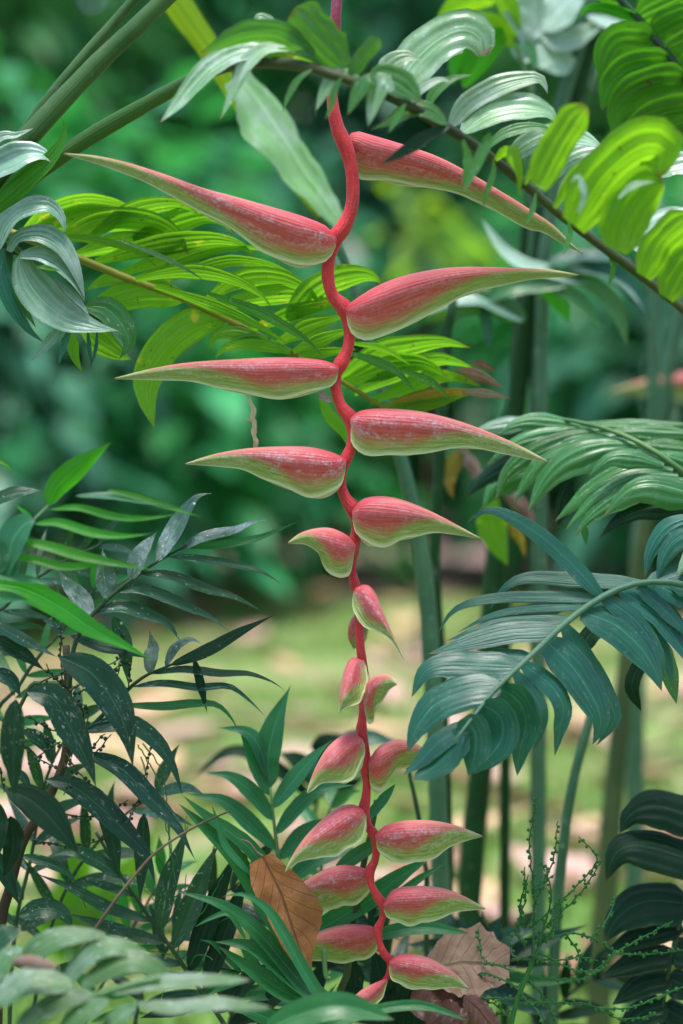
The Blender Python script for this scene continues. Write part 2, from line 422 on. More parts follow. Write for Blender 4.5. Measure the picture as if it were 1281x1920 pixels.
def bract_mat():
    b = NB('bract')
    ob, u, v = b.coords()               # u: 0..1 across, 0.5 keel; v: base to tip
    oi = b.n('ShaderNodeObjectInfo').outputs['Random']
    f = b.math('MULTIPLY', b.math('ABSOLUTE', b.math('SUBTRACT', u, 0.5)), 2.0)
    fine = b.noise(b.vec(b.math('MULTIPLY', f, 70), b.math('MULTIPLY', v, 5), oi), 1.0, 4, 0.65)
    wob = b.math('MULTIPLY', b.math('SUBTRACT', b.noise(b.vec(b.math('MULTIPLY', f, 3), b.math('MULTIPLY', v, 6), oi), 1.0, 3), 0.5), 0.22)
    pink = b.mix(b.ramp(fine, 0.35, 0.62), (0.42, 0.040, 0.058), (0.57, 0.105, 0.118))
    pink = b.mix(b.math('MULTIPLY', b.ramp(v, 0.30, 0.85), 0.75), pink, b.mix(b.ramp(fine, 0.4, 0.6), (0.36, 0.11, 0.05), (0.52, 0.23, 0.13)))
    pink = b.mix(b.math('MULTIPLY', b.math('SUBTRACT', 1.0, b.ramp(v, 0.0, 0.14)), 0.8), pink, (0.66, 0.045, 0.065))
    pink = b.mix(b.math('MULTIPLY', b.math('SUBTRACT', 1.0, b.ramp(f, 0.0, 0.22)), b.math('MULTIPLY', b.ramp(v, 0.12, 0.4), 0.55)), pink, (0.66, 0.30, 0.24))
    green = b.mix(b.ramp(b.noise(b.vec(b.math('MULTIPLY', f, 30), b.math('MULTIPLY', v, 9), oi), 1.0, 4), 0.35, 0.7), (0.17, 0.26, 0.045), (0.33, 0.41, 0.12))
    thr = b.math('SUBTRACT', b.math('MULTIPLY_ADD', oi, 0.08, 0.745), b.math('MULTIPLY', b.ramp(v, 0.30, 0.95), 0.62))
    g = b.ramp(b.math('SUBTRACT', b.math('ADD', f, wob), thr), -0.16, 0.14)
    base = b.mix(g, pink, green)
    base = b.mix(b.ramp(v, 0.80, 0.96), base, b.mix(b.ramp(f, 0.1, 0.5), (0.46, 0.44, 0.22), (0.25, 0.32, 0.09)))
    base = b.mix(b.math('MULTIPLY', b.ramp(f, 0.90, 1.0), 0.8), base, (0.60, 0.60, 0.36))
    # waxy bloom
    p1 = b.ramp(b.noise(b.vec(b.math('MULTIPLY', f, 5), b.math('MULTIPLY', v, 7), oi), 1.0, 4, 0.7), 0.40, 0.62)
    p2 = b.ramp(b.noise(ob, 300, 5, 0.7), 0.38, 0.66)
    band = b.math('MULTIPLY', b.ramp(f, 0.10, 0.35), b.math('SUBTRACT', 1.0, b.math('MULTIPLY', b.ramp(f, 0.62, 0.95), 0.75)))
    wx = b.math('MULTIPLY', b.math('MULTIPLY', p1, p2), b.math('MULTIPLY', band, 0.95))
    wx = b.math('MULTIPLY', wx, b.math('MULTIPLY_ADD', b.math('FRACT', b.math('MULTIPLY', oi, 7.3)), 0.6, 0.3))
    base = b.mix(wx, base, (0.58, 0.47, 0.56))
    # dark flecks
    dk = b.math('MULTIPLY', b.ramp(b.noise(b.vec(b.math('MULTIPLY', f, 26), b.math('MULTIPLY', v, 12), b.math('MULTIPLY', oi, 9)), 1.0, 4, 0.7), 0.70, 0.76), 0.8)
    base = b.mix(dk, base, (0.16, 0.05, 0.035))
    base = b.mix(b.ramp(v, 0.985, 1.0), base, (0.2, 0.13, 0.07))
    rbs = b.math('SINE', b.math('MULTIPLY', f, 85.0))
    base = b.mix(b.math('MULTIPLY', b.math('MULTIPLY', b.ramp(rbs, 0.2, 1.0), 0.16), b.math('MULTIPLY', b.ramp(v, 0.06, 0.25), b.math('SUBTRACT', 1.0, g))), base, (0.30, 0.06, 0.05))
    hgt = b.math('ADD', b.math('MULTIPLY', fine, 0.7), b.math('ADD', b.math('MULTIPLY', wx, 0.4), b.math('MULTIPLY', rbs, 0.12)))
    nm = b.bump(hgt, 0.5, 0.0018)
    return b.finish(base, b.math('MULTIPLY_ADD', wx, 0.25, 0.42), nm, 0.4, 0.10, base)
M['bract'] = bract_mat()

def deadmat(name, c1, c2, vein, rough=0.55, trans=0.2):
    b = NB(name)
    ob, u, v = b.coords()
    base = b.mix(b.ramp(b.noise(ob, 28, 5, 0.65), 0.35, 0.65), c1, c2)
    a = b.math('ABSOLUTE', b.math('SUBTRACT', u, 0.5))
    mr = b.math('SUBTRACT', 1.0, b.ramp(a, 0.010, 0.028))
    sv = b.math('FRACT', b.math('MULTIPLY', b.math('SUBTRACT', b.math('ADD', v, b.math('MULTIPLY', b.noise(ob, 14, 2), 0.05)), b.math('MULTIPLY', b.math('POWER', a, 0.8), 0.45)), 8.0))
    sv = b.math('SUBTRACT', 1.0, b.ramp(b.math('ABSOLUTE', b.math('SUBTRACT', sv, 0.5)), 0.02, 0.08))
    vn = b.math('MAXIMUM', mr, b.math('MULTIPLY', sv, 0.42))
    base = b.mix(b.math('MULTIPLY', vn, 0.75), base, vein)
    base = b.mix(b.math('MULTIPLY', b.ramp(b.noise(ob, 75, 3), 0.66, 0.74), 0.6), base, vein)
    nm = b.bump(b.math('ADD', b.math('MULTIPLY', vn, 0.7), b.noise(ob, 90, 4)), 0.6, 0.003)
    return b.finish(base, rough, nm, 0.4, trans, c2)
M['dead'] = deadmat('rust_brown_dead_leaf', (0.20, 0.070, 0.018), (0.31, 0.125, 0.04), (0.06, 0.022, 0.012))
M['dead_pale'] = deadmat('tan_dead_leaf', (0.22, 0.13, 0.085), (0.34, 0.22, 0.15), (0.08, 0.045, 0.03), 0.6)
M['dead_dark'] = deadmat('wet_dead_leaf', (0.09, 0.035, 0.022), (0.17, 0.075, 0.05), (0.04, 0.018, 0.012), 0.35)
M['fibre'] = deadmat('dry_fibre', (0.38, 0.31, 0.17), (0.52, 0.45, 0.28), (0.2, 0.13, 0.08), 0.7)
M['fallen_a'] = deadmat('fallen_pink', (0.48, 0.28, 0.23), (0.66, 0.44, 0.37), (0.2, 0.1, 0.07), 0.6, 0.1)
M['fallen_b'] = deadmat('fallen_tan', (0.50, 0.32, 0.17), (0.66, 0.45, 0.27), (0.2, 0.12, 0.06), 0.6, 0.1)
M['fallen_c'] = deadmat('fallen_brown', (0.20, 0.10, 0.06), (0.30, 0.17, 0.10), (0.1, 0.05, 0.03), 0.6, 0.1)

def simple(name, c1, c2, scale, rough=0.8, bumpd=0.01, trans=None, tc=None, objrand=False):
    b = NB(name)
    ob, u, v = b.coords()
    base = b.mix(b.ramp(b.noise(ob, scale, 5, 0.65), 0.35, 0.65), c1, c2)
    if objrand:
        at = b.n('ShaderNodeAttribute'); at.attribute_name = 'tint'
        hs = b.n('ShaderNodeHueSaturation'); b.set(hs.inputs['Color'], base)
        b.set(hs.inputs['Value'], b.math('MULTIPLY_ADD', at.outputs['Fac'], 1.2, 0.4))
        b.set(hs.inputs['Hue'], b.math('MULTIPLY_ADD', at.outputs['Fac'], 0.03, 0.485))
        base = hs.outputs[0]
    nm = b.bump(b.noise(ob, scale * 3, 4), 0.5, bumpd)
    return b.finish(base, rough, nm, 0.27, trans, tc)

# ------------------------------------------------------------------ ground
def sheet(name, pts, z, mat, nx=1, ny=1, bumpy=0.0, kind='structure'):
    x0, y0, x1, y1 = pts
    V, F, U = [], [], []
    for j in range(ny + 1):
        for i in range(nx + 1):
            x = x0 + (x1 - x0) * i / nx; y = y0 + (y1 - y0) * j / ny
            V.append((x, y, z + bumpy * mnoise.noise(Vector((x * 0.9, y * 0.9, 0)))))
            U.append((i / nx, j / ny))
    for j in range(ny):
        for i in range(nx):
            a = j * (nx + 1) + i
            F.append((a, a + 1, a + nx + 2, a + nx + 1))
    o = mesh_obj(name, V, F, mat, None, U)
    o['kind'] = kind
    return o
g = NB('lawn')
ob, u, v = g.coords()
c = g.mix(g.ramp(g.noise(ob, 1.1, 5, 0.6), 0.40, 0.62), (0.10, 0.22, 0.05), (0.20, 0.33, 0.09))
c = g.mix(g.math('MULTIPLY', g.ramp(g.noise(ob, 3.2, 6, 0.65), 0.47, 0.60), 0.85), c, (0.36, 0.235, 0.17))
c = g.mix(g.ramp(g.noise(ob, 30, 4), 0.4, 0.7), c, (0.12, 0.19, 0.05))
M['lawn'] = g.finish(c, 0.9, g.bump(g.noise(ob, 60, 4), 0.6, 0.02), 0.2)
sheet('ground', (-60, -8, 60, 90), 0.0, M['lawn'])
M['soil'] = simple('soil', (0.20, 0.135, 0.125), (0.36, 0.25, 0.23), 1.6, 0.9, 0.03)
# rough-edged bed of bare soil under the shrubs
V = []; nseg = 60
for i in range(nseg + 1):
    x = -14 + 28 * i / nseg
    V.append((x, 10.6 + 0.7 * mnoise.noise(Vector((x * 0.5, 3, 0))) + 0.3 * mnoise.noise(Vector((x * 2.1, 9, 0))), 0.006))
V2 = [(p[0], 26, 0.006) for p in V]
Fb = [(i, i + 1, nseg + 2 + i, nseg + 1 + i) for i in range(nseg)]
o = mesh_obj('soil_bed', V + V2, Fb, M['soil']); o['kind'] = 'structure'

# grass: short blades over the lawn in view
V, F, U = [], [], []
rg = random.Random(3)
for i in range(26000):
    y = 1.0 + 10.5 * rg.random() ** 1.3
    x = (rg.random() * 2 - 1) * (0.25 + 0.19 * (y + 2.2))
    if mnoise.noise(Vector((x * 1.3, y * 1.0, 5))) < -0.12: continue
    h = 0.02 + 0.04 * rg.random(); a = rg.random() * 6.28; wd = 0.006
    k = len(V)
    V += [(x - wd * math.cos(a), y - wd * math.sin(a), 0), (x + wd * math.cos(a), y + wd * math.sin(a), 0),
          (x + 0.02 * math.cos(a * 3), y + 0.02 * math.sin(a * 3), h)]
    F.append((k, k + 1, k + 2))
M['grass'] = simple('grass', (0.11, 0.20, 0.045), (0.20, 0.30, 0.07), 1.5, 0.6, 0.001, 0.35, (0.3, 0.55, 0.08))
o = mesh_obj('grass', V, F, M['grass'])
tag(o, 'short pale green grass growing on the lawn behind the plants', 'grass', kind='stuff')

# ------------------------------------------------------------------ background shrubs and trees
def crown_mesh(rg, blobs, n, size, droop=0.5, slim=0.38, zmin=0.08):
    V, F, U, T = [], [], [], []
    prof = [0.05, 0.75, 1.0, 0.7, 0.0]
    tot = sum(b[3] * b[4] * b[5] for b in blobs)
    for b in blobs:
        m = max(8, int(n * b[3] * b[4] * b[5] / tot))
        for _ in range(m):
            while True:
                q = Vector((rg.uniform(-1, 1), rg.uniform(-1, 1), rg.uniform(-1, 1)))
                if 0.05 < q.length < 1: break
            q = q.normalized() * (q.length ** 0.45)
            p = Vector((b[0] + q.x * b[3], b[1] + q.y * b[4], b[2] + q.z * b[5]))
            if p.z < zmin: continue
            out = Vector((q.x, q.y, q.z * 0.4 + rg.uniform(-0.5, 0.3)))
            out = (out + Vector((rg.uniform(-.6, .6), rg.uniform(-.6, .6), rg.uniform(-.5, .5)))).normalized()
            L = size * rg.uniform(0.6, 1.3); wd = L * slim * rg.uniform(0.7, 1.2)
            side = out.cross(Vector((0, 0, 1)) + Vector((rg.uniform(-.5, .5), rg.uniform(-.5, .5), 0)))
            if side.length < 1e-3: continue
            side.normalize()
            k0 = len(V); tv = rg.random()
            for i, wv in enumerate(prof):
                s = i / 4
                c = p + out * (L * s) - Vector((0, 0, 1)) * (droop * L * s * s * 0.7)
                nrm = side.cross(out)
                for x in (-1, 0, 1):
                    V.append(c + side * (x * wd * 0.5 * wv) + nrm * (abs(x) * wd * 0.12 * wv)); U.append(((x + 1) / 2, s)); T.append(tv)
            for i in range(4):
                for j in range(2):
                    a = k0 + i * 3 + j
                    F.append((a, a + 1, a + 4, a + 3))
    return V, F, U, T

def shrub(name, label, cat, x, y, blobs, n, size, mat, seed, trunks, group, droop=0.5, slim=0.38, zmin=0.08):
    rg = random.Random(seed)
    t = Thing(name, label, cat, (x, y, 0), group)
    V, F, U, T = crown_mesh(rg, blobs, n, size, droop, slim, zmin)
    me = bpy.data.meshes.new('crown'); me.from_pydata([tuple(v) for v in V], [], F)
    ul = me.uv_layers.new(name='UVMap'); buf = []
    for f in F:
        for vi in f: buf += U[vi]
    ul.data.foreach_set('uv', buf)
    at = me.attributes.new('tint', 'FLOAT', 'POINT'); at.data.foreach_set('value', T)
    me.polygons.foreach_set('use_smooth', [True] * len(me.polygons))
    me.materials.append(mat)
    o = bpy.data.objects.new('crown', me); col.objects.link(o); o.parent = t.o
    for (dx, dy, h, r) in trunks:
        q = [(dx * 0.3, dy * 0.3, -0.03, r), (dx * 0.5 + rg.uniform(-.1, .1), dy * 0.5, h * 0.4, r * 0.8), (dx, dy, h, r * 0.45)]
        s = catmull(q, 9)
        Vt, Ft, Ut = tube_data([a[:3] for a in s], [a[3] for a in s], 8)
        mesh_obj('trunk' if cat == 'tree' else 'stem', Vt, Ft, M['bark'], t.o, Ut)
    return t

def bgm(name, c1, c2, tc, trans=0.3, rough=0.35):
    return simple(name, c1, c2, 2.0, rough, 0.001, trans, tc, objrand=True)
M['bg_green'] = bgm('background_green', (0.022, 0.14, 0.050), (0.042, 0.22, 0.075), (0.08, 0.58, 0.09), 0.3, 0.36)
M['bg_blue'] = bgm('background_blue_green', (0.04, 0.14, 0.085), (0.075, 0.22, 0.13), (0.06, 0.40, 0.16), 0.25, 0.34)
M['bg_dark'] = bgm('background_dark', (0.009, 0.040, 0.017), (0.018, 0.066, 0.026), (0.03, 0.24, 0.07), 0.25, 0.28)
M['bg_yellow'] = bgm('background_yellow_green', (0.10, 0.22, 0.02), (0.15, 0.28, 0.025), (0.40, 0.75, 0.04), 0.5)
M['bg_mid'] = bgm('background_mid_green', (0.05, 0.18, 0.06), (0.09, 0.26, 0.085), (0.12, 0.52, 0.10), 0.3, 0.36)

def at_px(px, Y): return P(px, 800, Y).x
GB = 'shrubs along the far side of the lawn'
def rnd_blobs(rg, w_, h_, k, zlo=0.25):
    out = []
    for i in range(k):
        out.append((rg.uniform(-w_, w_) * 0.6, rg.uniform(-0.6, 0.6), rg.uniform(zlo, 1.0) * h_ * 0.8, w_ * rg.uniform(.45, .75), 0.8, h_ * rg.uniform(.2, .34)))
    return out
rgb = random.Random(21)
spec = [  # px, Y, half width, height, mat, leaf size, n, label
    (-60, 8.2, 0.75, 2.1, 'bg_blue', 0.30, 760, 'blue-green broad-leaved shrub in front of the tree line'),
    (130, 9.3, 0.9, 2.6, 'bg_green', 0.33, 820, 'mid green large-leaved shrub over dark shade beside the lawn'),
    (330, 11.2, 1.0, 2.2, 'bg_green', 0.34, 800, 'mid green large-leaved shrub over dark shade beside the lawn'),
    (540, 12.6, 1.1, 2.6, 'bg_blue', 0.34, 800, 'bluish shrub with wide leaves rising from bare soil'),
    (780, 12.8, 1.2, 1.9, 'bg_dark', 0.30, 900, 'very dark shrub behind the bare soil patch'),
    (980, 12.2, 1.1, 2.3, 'bg_dark', 0.30, 900, 'very dark shrub behind the bare soil patch'),
    (1190, 11.0, 1.0, 2.4, 'bg_green', 0.32, 800, 'mid green large-leaved shrub over dark shade beside the lawn'),
    (1420, 9.8, 1.0, 2.6, 'bg_blue', 0.32, 800, 'blue-green broad-leaved shrub in front of the tree line'),
    (-260, 9.6, 1.0, 2.6, 'bg_dark', 0.32, 800, 'very dark shrub at the end of the lawn'),
]
for i, (px, Y, w_, h_, m_, sz, n_, lb) in enumerate(spec):
    lb = ['blue-green broad-leaved shrub behind the curled grey frond', 'mid green large-leaved shrub behind the spotted palm', 'mid green large-leaved shrub seen below the yellowing frond', 'bluish shrub with wide leaves rising from bare soil', 'very dark shrub over bare soil behind the zigzag stem', 'very dark shrub behind the thick dark cane', 'mid green large-leaved shrub behind the pale leaning canes', 'blue-green broad-leaved shrub beyond the split leaf plant', 'very dark shrub beyond the spotted palm at the lawn end'][i]
    shrub('shrub', lb, 'shrub', at_px(px, Y), Y, rnd_blobs(rgb, w_, h_, 7), n_, sz, M[m_], 40 + i,
          [(rgb.uniform(-.4, .4), rgb.uniform(-.2, .2), h_ * 0.7, 0.022) for _ in range(4)], GB, slim=0.46, zmin=0.62 if 3 <= i <= 5 else 0.25)
# bright young shrub glimpsed under the arching frond
Y = 7.0
shrub('young_tree', 'yellow-green sapling glowing softly behind the upper bracts', 'sapling', at_px(790, Y), Y,
      [(0, 0, 1.62, 0.16, 0.16, 0.09), (-0.08, 0, 1.74, 0.10, 0.12, 0.07), (0.10, 0, 1.50, 0.1, 0.1, 0.06)], 30, 0.15, M['bg_yellow'], 77, [(0.0, 0.05, 1.6, 0.012)], None)
GT = 'trees closing off the background'
tspec = [(-420, 15, 2.6, 6.5, 'bg_mid'), (60, 16.5, 2.5, 7.0, 'bg_green'), (470, 18, 2.6, 7.5, 'bg_mid'), (800, 17, 2.5, 7.0, 'bg_blue'),
         (1180, 18, 2.6, 7.4, 'bg_green'), (1560, 15.5, 2.6, 6.6, 'bg_mid'), (280, 21, 3.4, 9.0, 'bg_dark'), (1000, 22, 3.6, 9.0, 'bg_dark'), (-700, 20, 3.4, 8.5, 'bg_dark'), (1900, 20, 3.4, 8.5, 'bg_dark')]
for i, (px, Y, w_, h_, m_) in enumerate(tspec):
    lb = ['light green tall tree beyond the curled grey frond', 'mid green tall tree behind the two slanting palm stalks', 'light green tall tree behind the torn pale leaf', 'bluish green tall tree behind the top of the flower stem', 'mid green tall tree behind the pale leaf clump', 'light green tall tree beyond the shadowy broad frond', 'tall dark green tree at the back above the yellowing frond', 'tall dark green tree at the back above the thick dark cane', 'tall dark green tree at the far end beyond the palm stalks', 'tall dark green tree at the far end beyond the pale leaning canes'][i]
    shrub('tree', lb, 'tree', at_px(px, Y), Y, rnd_blobs(rgb, w_, h_, 9, 0.12), 3600 if m_ == 'bg_dark' else 3000, 0.6 if m_ == 'bg_dark' else 0.33, M[m_], 90 + i, [(rgb.uniform(-.3, .3), 0, h_ * .75, 0.14)], GT)

HL = ['dense low thicket at the very back beyond the spotted palm', 'dense low thicket at the very back beneath the yellowing frond', 'dense low thicket at the very back behind the middle bracts',
      'dense low thicket at the very back behind the zigzag stem', 'dense low thicket at the very back behind the thick dark cane', 'dense low thicket at the very back behind the pale leaning canes', 'dense low thicket at the far end of the tree line beside the dark tree']
for i, px in enumerate((-450, -60, 290, 620, 960, 1320, 1700)):
    shrub('thicket', HL[i], 'thicket', at_px(px, 25.5), 25.5, rnd_blobs(rgb, 1.9, 3.2, 6, 0.05) + [(0, 0, .9, 1.8, .7, .9), (0, 0.3, 2.0, 1.8, .7, .9)], 1500, 0.62, M['bg_dark' if i % 2 else 'bg_green'], 140 + i, [(rgb.uniform(-.6, .6), 0, 1.6, 0.03) for _ in range(3)], 'thickets closing the horizon', zmin=.05)

# fallen leaves on the lawn
rg = random.Random(5)
def fallen_mesh(seed):
    r2 = random.Random(seed)
    V, F, U = [], [], []
    L, wd = 1.0, 0.5
    pr = [0.08, 0.7, 1.0, 0.85, 0.5, 0.0]
    cu = r2.uniform(-0.25, 0.35); ro = r2.uniform(0.0, 0.5)
    for i, p_ in enumerate(pr):
        s = i / 5
        for x in (-1, -0.5, 0, 0.5, 1):
            V.append((x * wd * 0.5 * p_, (s - 0.5) * L, 0.05 + ro * 0.3 * abs(x) ** 2 * p_ + cu * (s - 0.5) ** 2 + 0.05 * r2.random()))
            U.append(((x + 1) / 2, s))
    for i in range(5):
        for j in range(4):
            a = i * 5 + j
            F.append((a, a + 1, a + 6, a + 5))
    return V, F, U
FL = {}
for k in ('fallen_a', 'fallen_b', 'fallen_c'):
    for s in range(3):
        V, F, U = fallen_mesh(s + 10)
        o = mesh_obj('fallen_leaf', V, F, M[k], None, U)
        FL[(k, s)] = o.data
        bpy.data.objects.remove(o)
LB = {'fallen_a': 'pinkish dry leaf fallen on the grass', 'fallen_b': 'straw-coloured dry leaf fallen on the grass', 'fallen_c': 'dark brown dry leaf fallen on the grass'}
for i in range(290):
    y = 1.6 + 10.5 * rg.random() ** 1.25
    x = (rg.random() * 2 - 1) * (0.15 + 0.165 * (y + 2.2))
    k = rg.choice(['fallen_a', 'fallen_a', 'fallen_b', 'fallen_c'])
    o = bpy.data.objects.new('fallen_leaf', FL[(k, rg.randrange(3))])
    col.objects.link(o)
    o.location = (x, y, 0.012)
    s = rg.uniform(0.14, 0.29)
    o.scale = (s, s, s)
    o.rotation_euler = (rg.uniform(.0, .35), rg.uniform(-.2, .2), rg.random() * 6.28)
    tag(o, LB[k], 'fallen leaf', 'fallen leaves scattered over the lawn, ' + k[-1])

# ------------------------------------------------------------------ heliconia flower spike
def resample2(pts, n): return catmull([(p[0], p[1], 0.0) for p in pts], n)

def bract(thing, top, bot, Y=0.0, tipY=0.0, fat=0.62, seed=0, twist=0.0, mat=None, name='bract'):
    """top (keel) and bottom (open margins) edges, base to tip, in px"""
    rg = random.Random(seed + 500)
    N, K = 34, 9
    T, B = resample2(top, N), resample2(bot, N)
    # smooth base closing
    V, F, U = [], [], []
    ph = rg.random() * 10
    hm = max(math.dist(a[:2], b[:2]) for a, b in zip(T, B)) * 0.5
    for i in range(N):
        s = i / (N - 1)
        y = Y + tipY * s
        t3, b3 = P(T[i][0], T[i][1], y), P(B[i][0], B[i][1], y)
        ax = b3 - t3
        h = max(ax.length, 0.0006)
        dep = 0.5 * h * fat * min(1, (s / 0.07 + 0.05)) ** 0.5
        dep = min(dep, hm * MPP(y) * fat * 1.1)
        for k in range(-K, K + 1):
            a = abs(k) / K
            f = a
            # cheek: full and rounded above, thin margins pressed together below
            if f < 0.42: sh = math.sin(0.5 * math.pi * (f / 0.42) ** 0.62)
            else:
                q = (f - 0.42) / 0.58
                sh = 0.10 + 0.90 * (0.5 + 0.5 * math.cos(math.pi * min(1, q / 0.85))) if q < 0.85 else 0.10
            yy = 0.5 - 0.5 * math.cos(math.pi * min(1, f / 0.84) * 0.5) * 1.0
            g_ = f ** 1.35
            pos = t3 + ax * g_
            wob = 0
            if a > 0.6:
                am = (a - 0.6) / 0.4
                wob = am * (0.10 * math.sin(s * 21 + ph + (1.6 if k > 0 else 0)) + 0.16 * mnoise.noise(Vector((s * 7 + ph, k * 0.03, 2)))) * min(1, (1 - s) * 3)
                pos += ax * (wob * 0.35 if h > 0.008 else 0)
            z = (1 if k > 0 else -1 if k < 0 else 0) * dep * sh + dep * wob * 0.8
            pos += Vector((0, 1, 0)) * z
            V.append(pos); U.append((0.5 + 0.5 * k / K, s))
    m = 2 * K + 1
    for i in range(N - 1):
        for k in range(m - 1):
            b = i * m + k
            F.append((b, b + 1, b + m + 1, b + m))
    F.append(tuple(range(m - 1, -1, -1)))
    return mesh_obj(name, V, F, mat or M['bract'], thing.o, U, thing.base)

hel = Thing('heliconia_flower', 'hanging red heliconia flower spike with zigzag stem and green-edged pink bracts', 'flower', P(632, 0, 0))
rach = [(700, -520, .25, 11), (668, -300, .12, 11), (645, -120, .02, 10), (632, 0, 0, 10), (628, 70, 0, 10), (622, 140, 0, 10), (624, 195, 0, 11), (633, 240, 0, 13.5), (647, 272, 0, 15), (658, 310, 0, 13), (662, 350, 0, 12), (659, 390, 0, 12.5),
        (645, 425, 0, 15), (628, 448, 0, 15), (617, 482, 0, 12), (615, 520, 0, 11.5), (624, 554, 0, 12.5), (644, 576, 0, 16), (653, 598, 0, 13), (656, 630, 0, 10.5), (650, 660, 0, 11), (638, 684, 0, 14),
        (629, 702, 0, 12), (630, 732, 0, 10.5), (640, 762, 0, 11.5), (657, 784, 0, 15), (662, 808, 0, 12), (659, 836, 0, 10), (650, 858, 0, 12), (641, 876, 0, 12), (639, 905, 0, 9.5), (648, 934, 0, 11),
        (665, 958, 0, 15), (669, 985, 0, 10), (666, 1012, 0, 11), (661, 1034, 0, 12), (660, 1062, 0, 7.5), (664, 1090, 0, 9.5), (672, 1115, 0, 10), (674, 1150, .005, 9), (674, 1185, .005, 9), (676, 1215, 0, 8.5),
        (680, 1245, 0, 9), (685, 1285, .005, 9), (683, 1318, .005, 10), (680, 1345, 0, 8), (678, 1372, 0, 11), (684, 1405, 0, 9), (686, 1438, 0, 12), (688, 1470, 0, 7.5), (686, 1498, 0, 9), (682, 1522, 0, 12), (690, 1548, 0, 8),
        (702, 1566, 0, 10), (706, 1590, 0, 8), (703, 1614, 0, 7.5), (693, 1635, 0, 10), (697, 1660, 0, 7), (708, 1682, 0, 9), (720, 1698, 0, 10), (717, 1722, 0, 6.5), (709, 1742, 0, 9), (711, 1764, 0, 6), (720, 1788, 0, 7.5), (733, 1804, 0, 8), (728, 1828, 0, 5), (722, 1838, 0, 6)]
stem('stem', hel, rach, 10, M['red'], 0.0, n=330, ns=14)
stem('flower_stalk', hel, [(700, -520, .25), (780, -680, .33), (950, -760, .45), (1250, -520, .7), (1420, 150, .95), (1470, 1200, 1.1), (1475, GY(1.1) + 8, 1.1)], (11, 26), M['cane'], 0.0, n=80, ns=12)
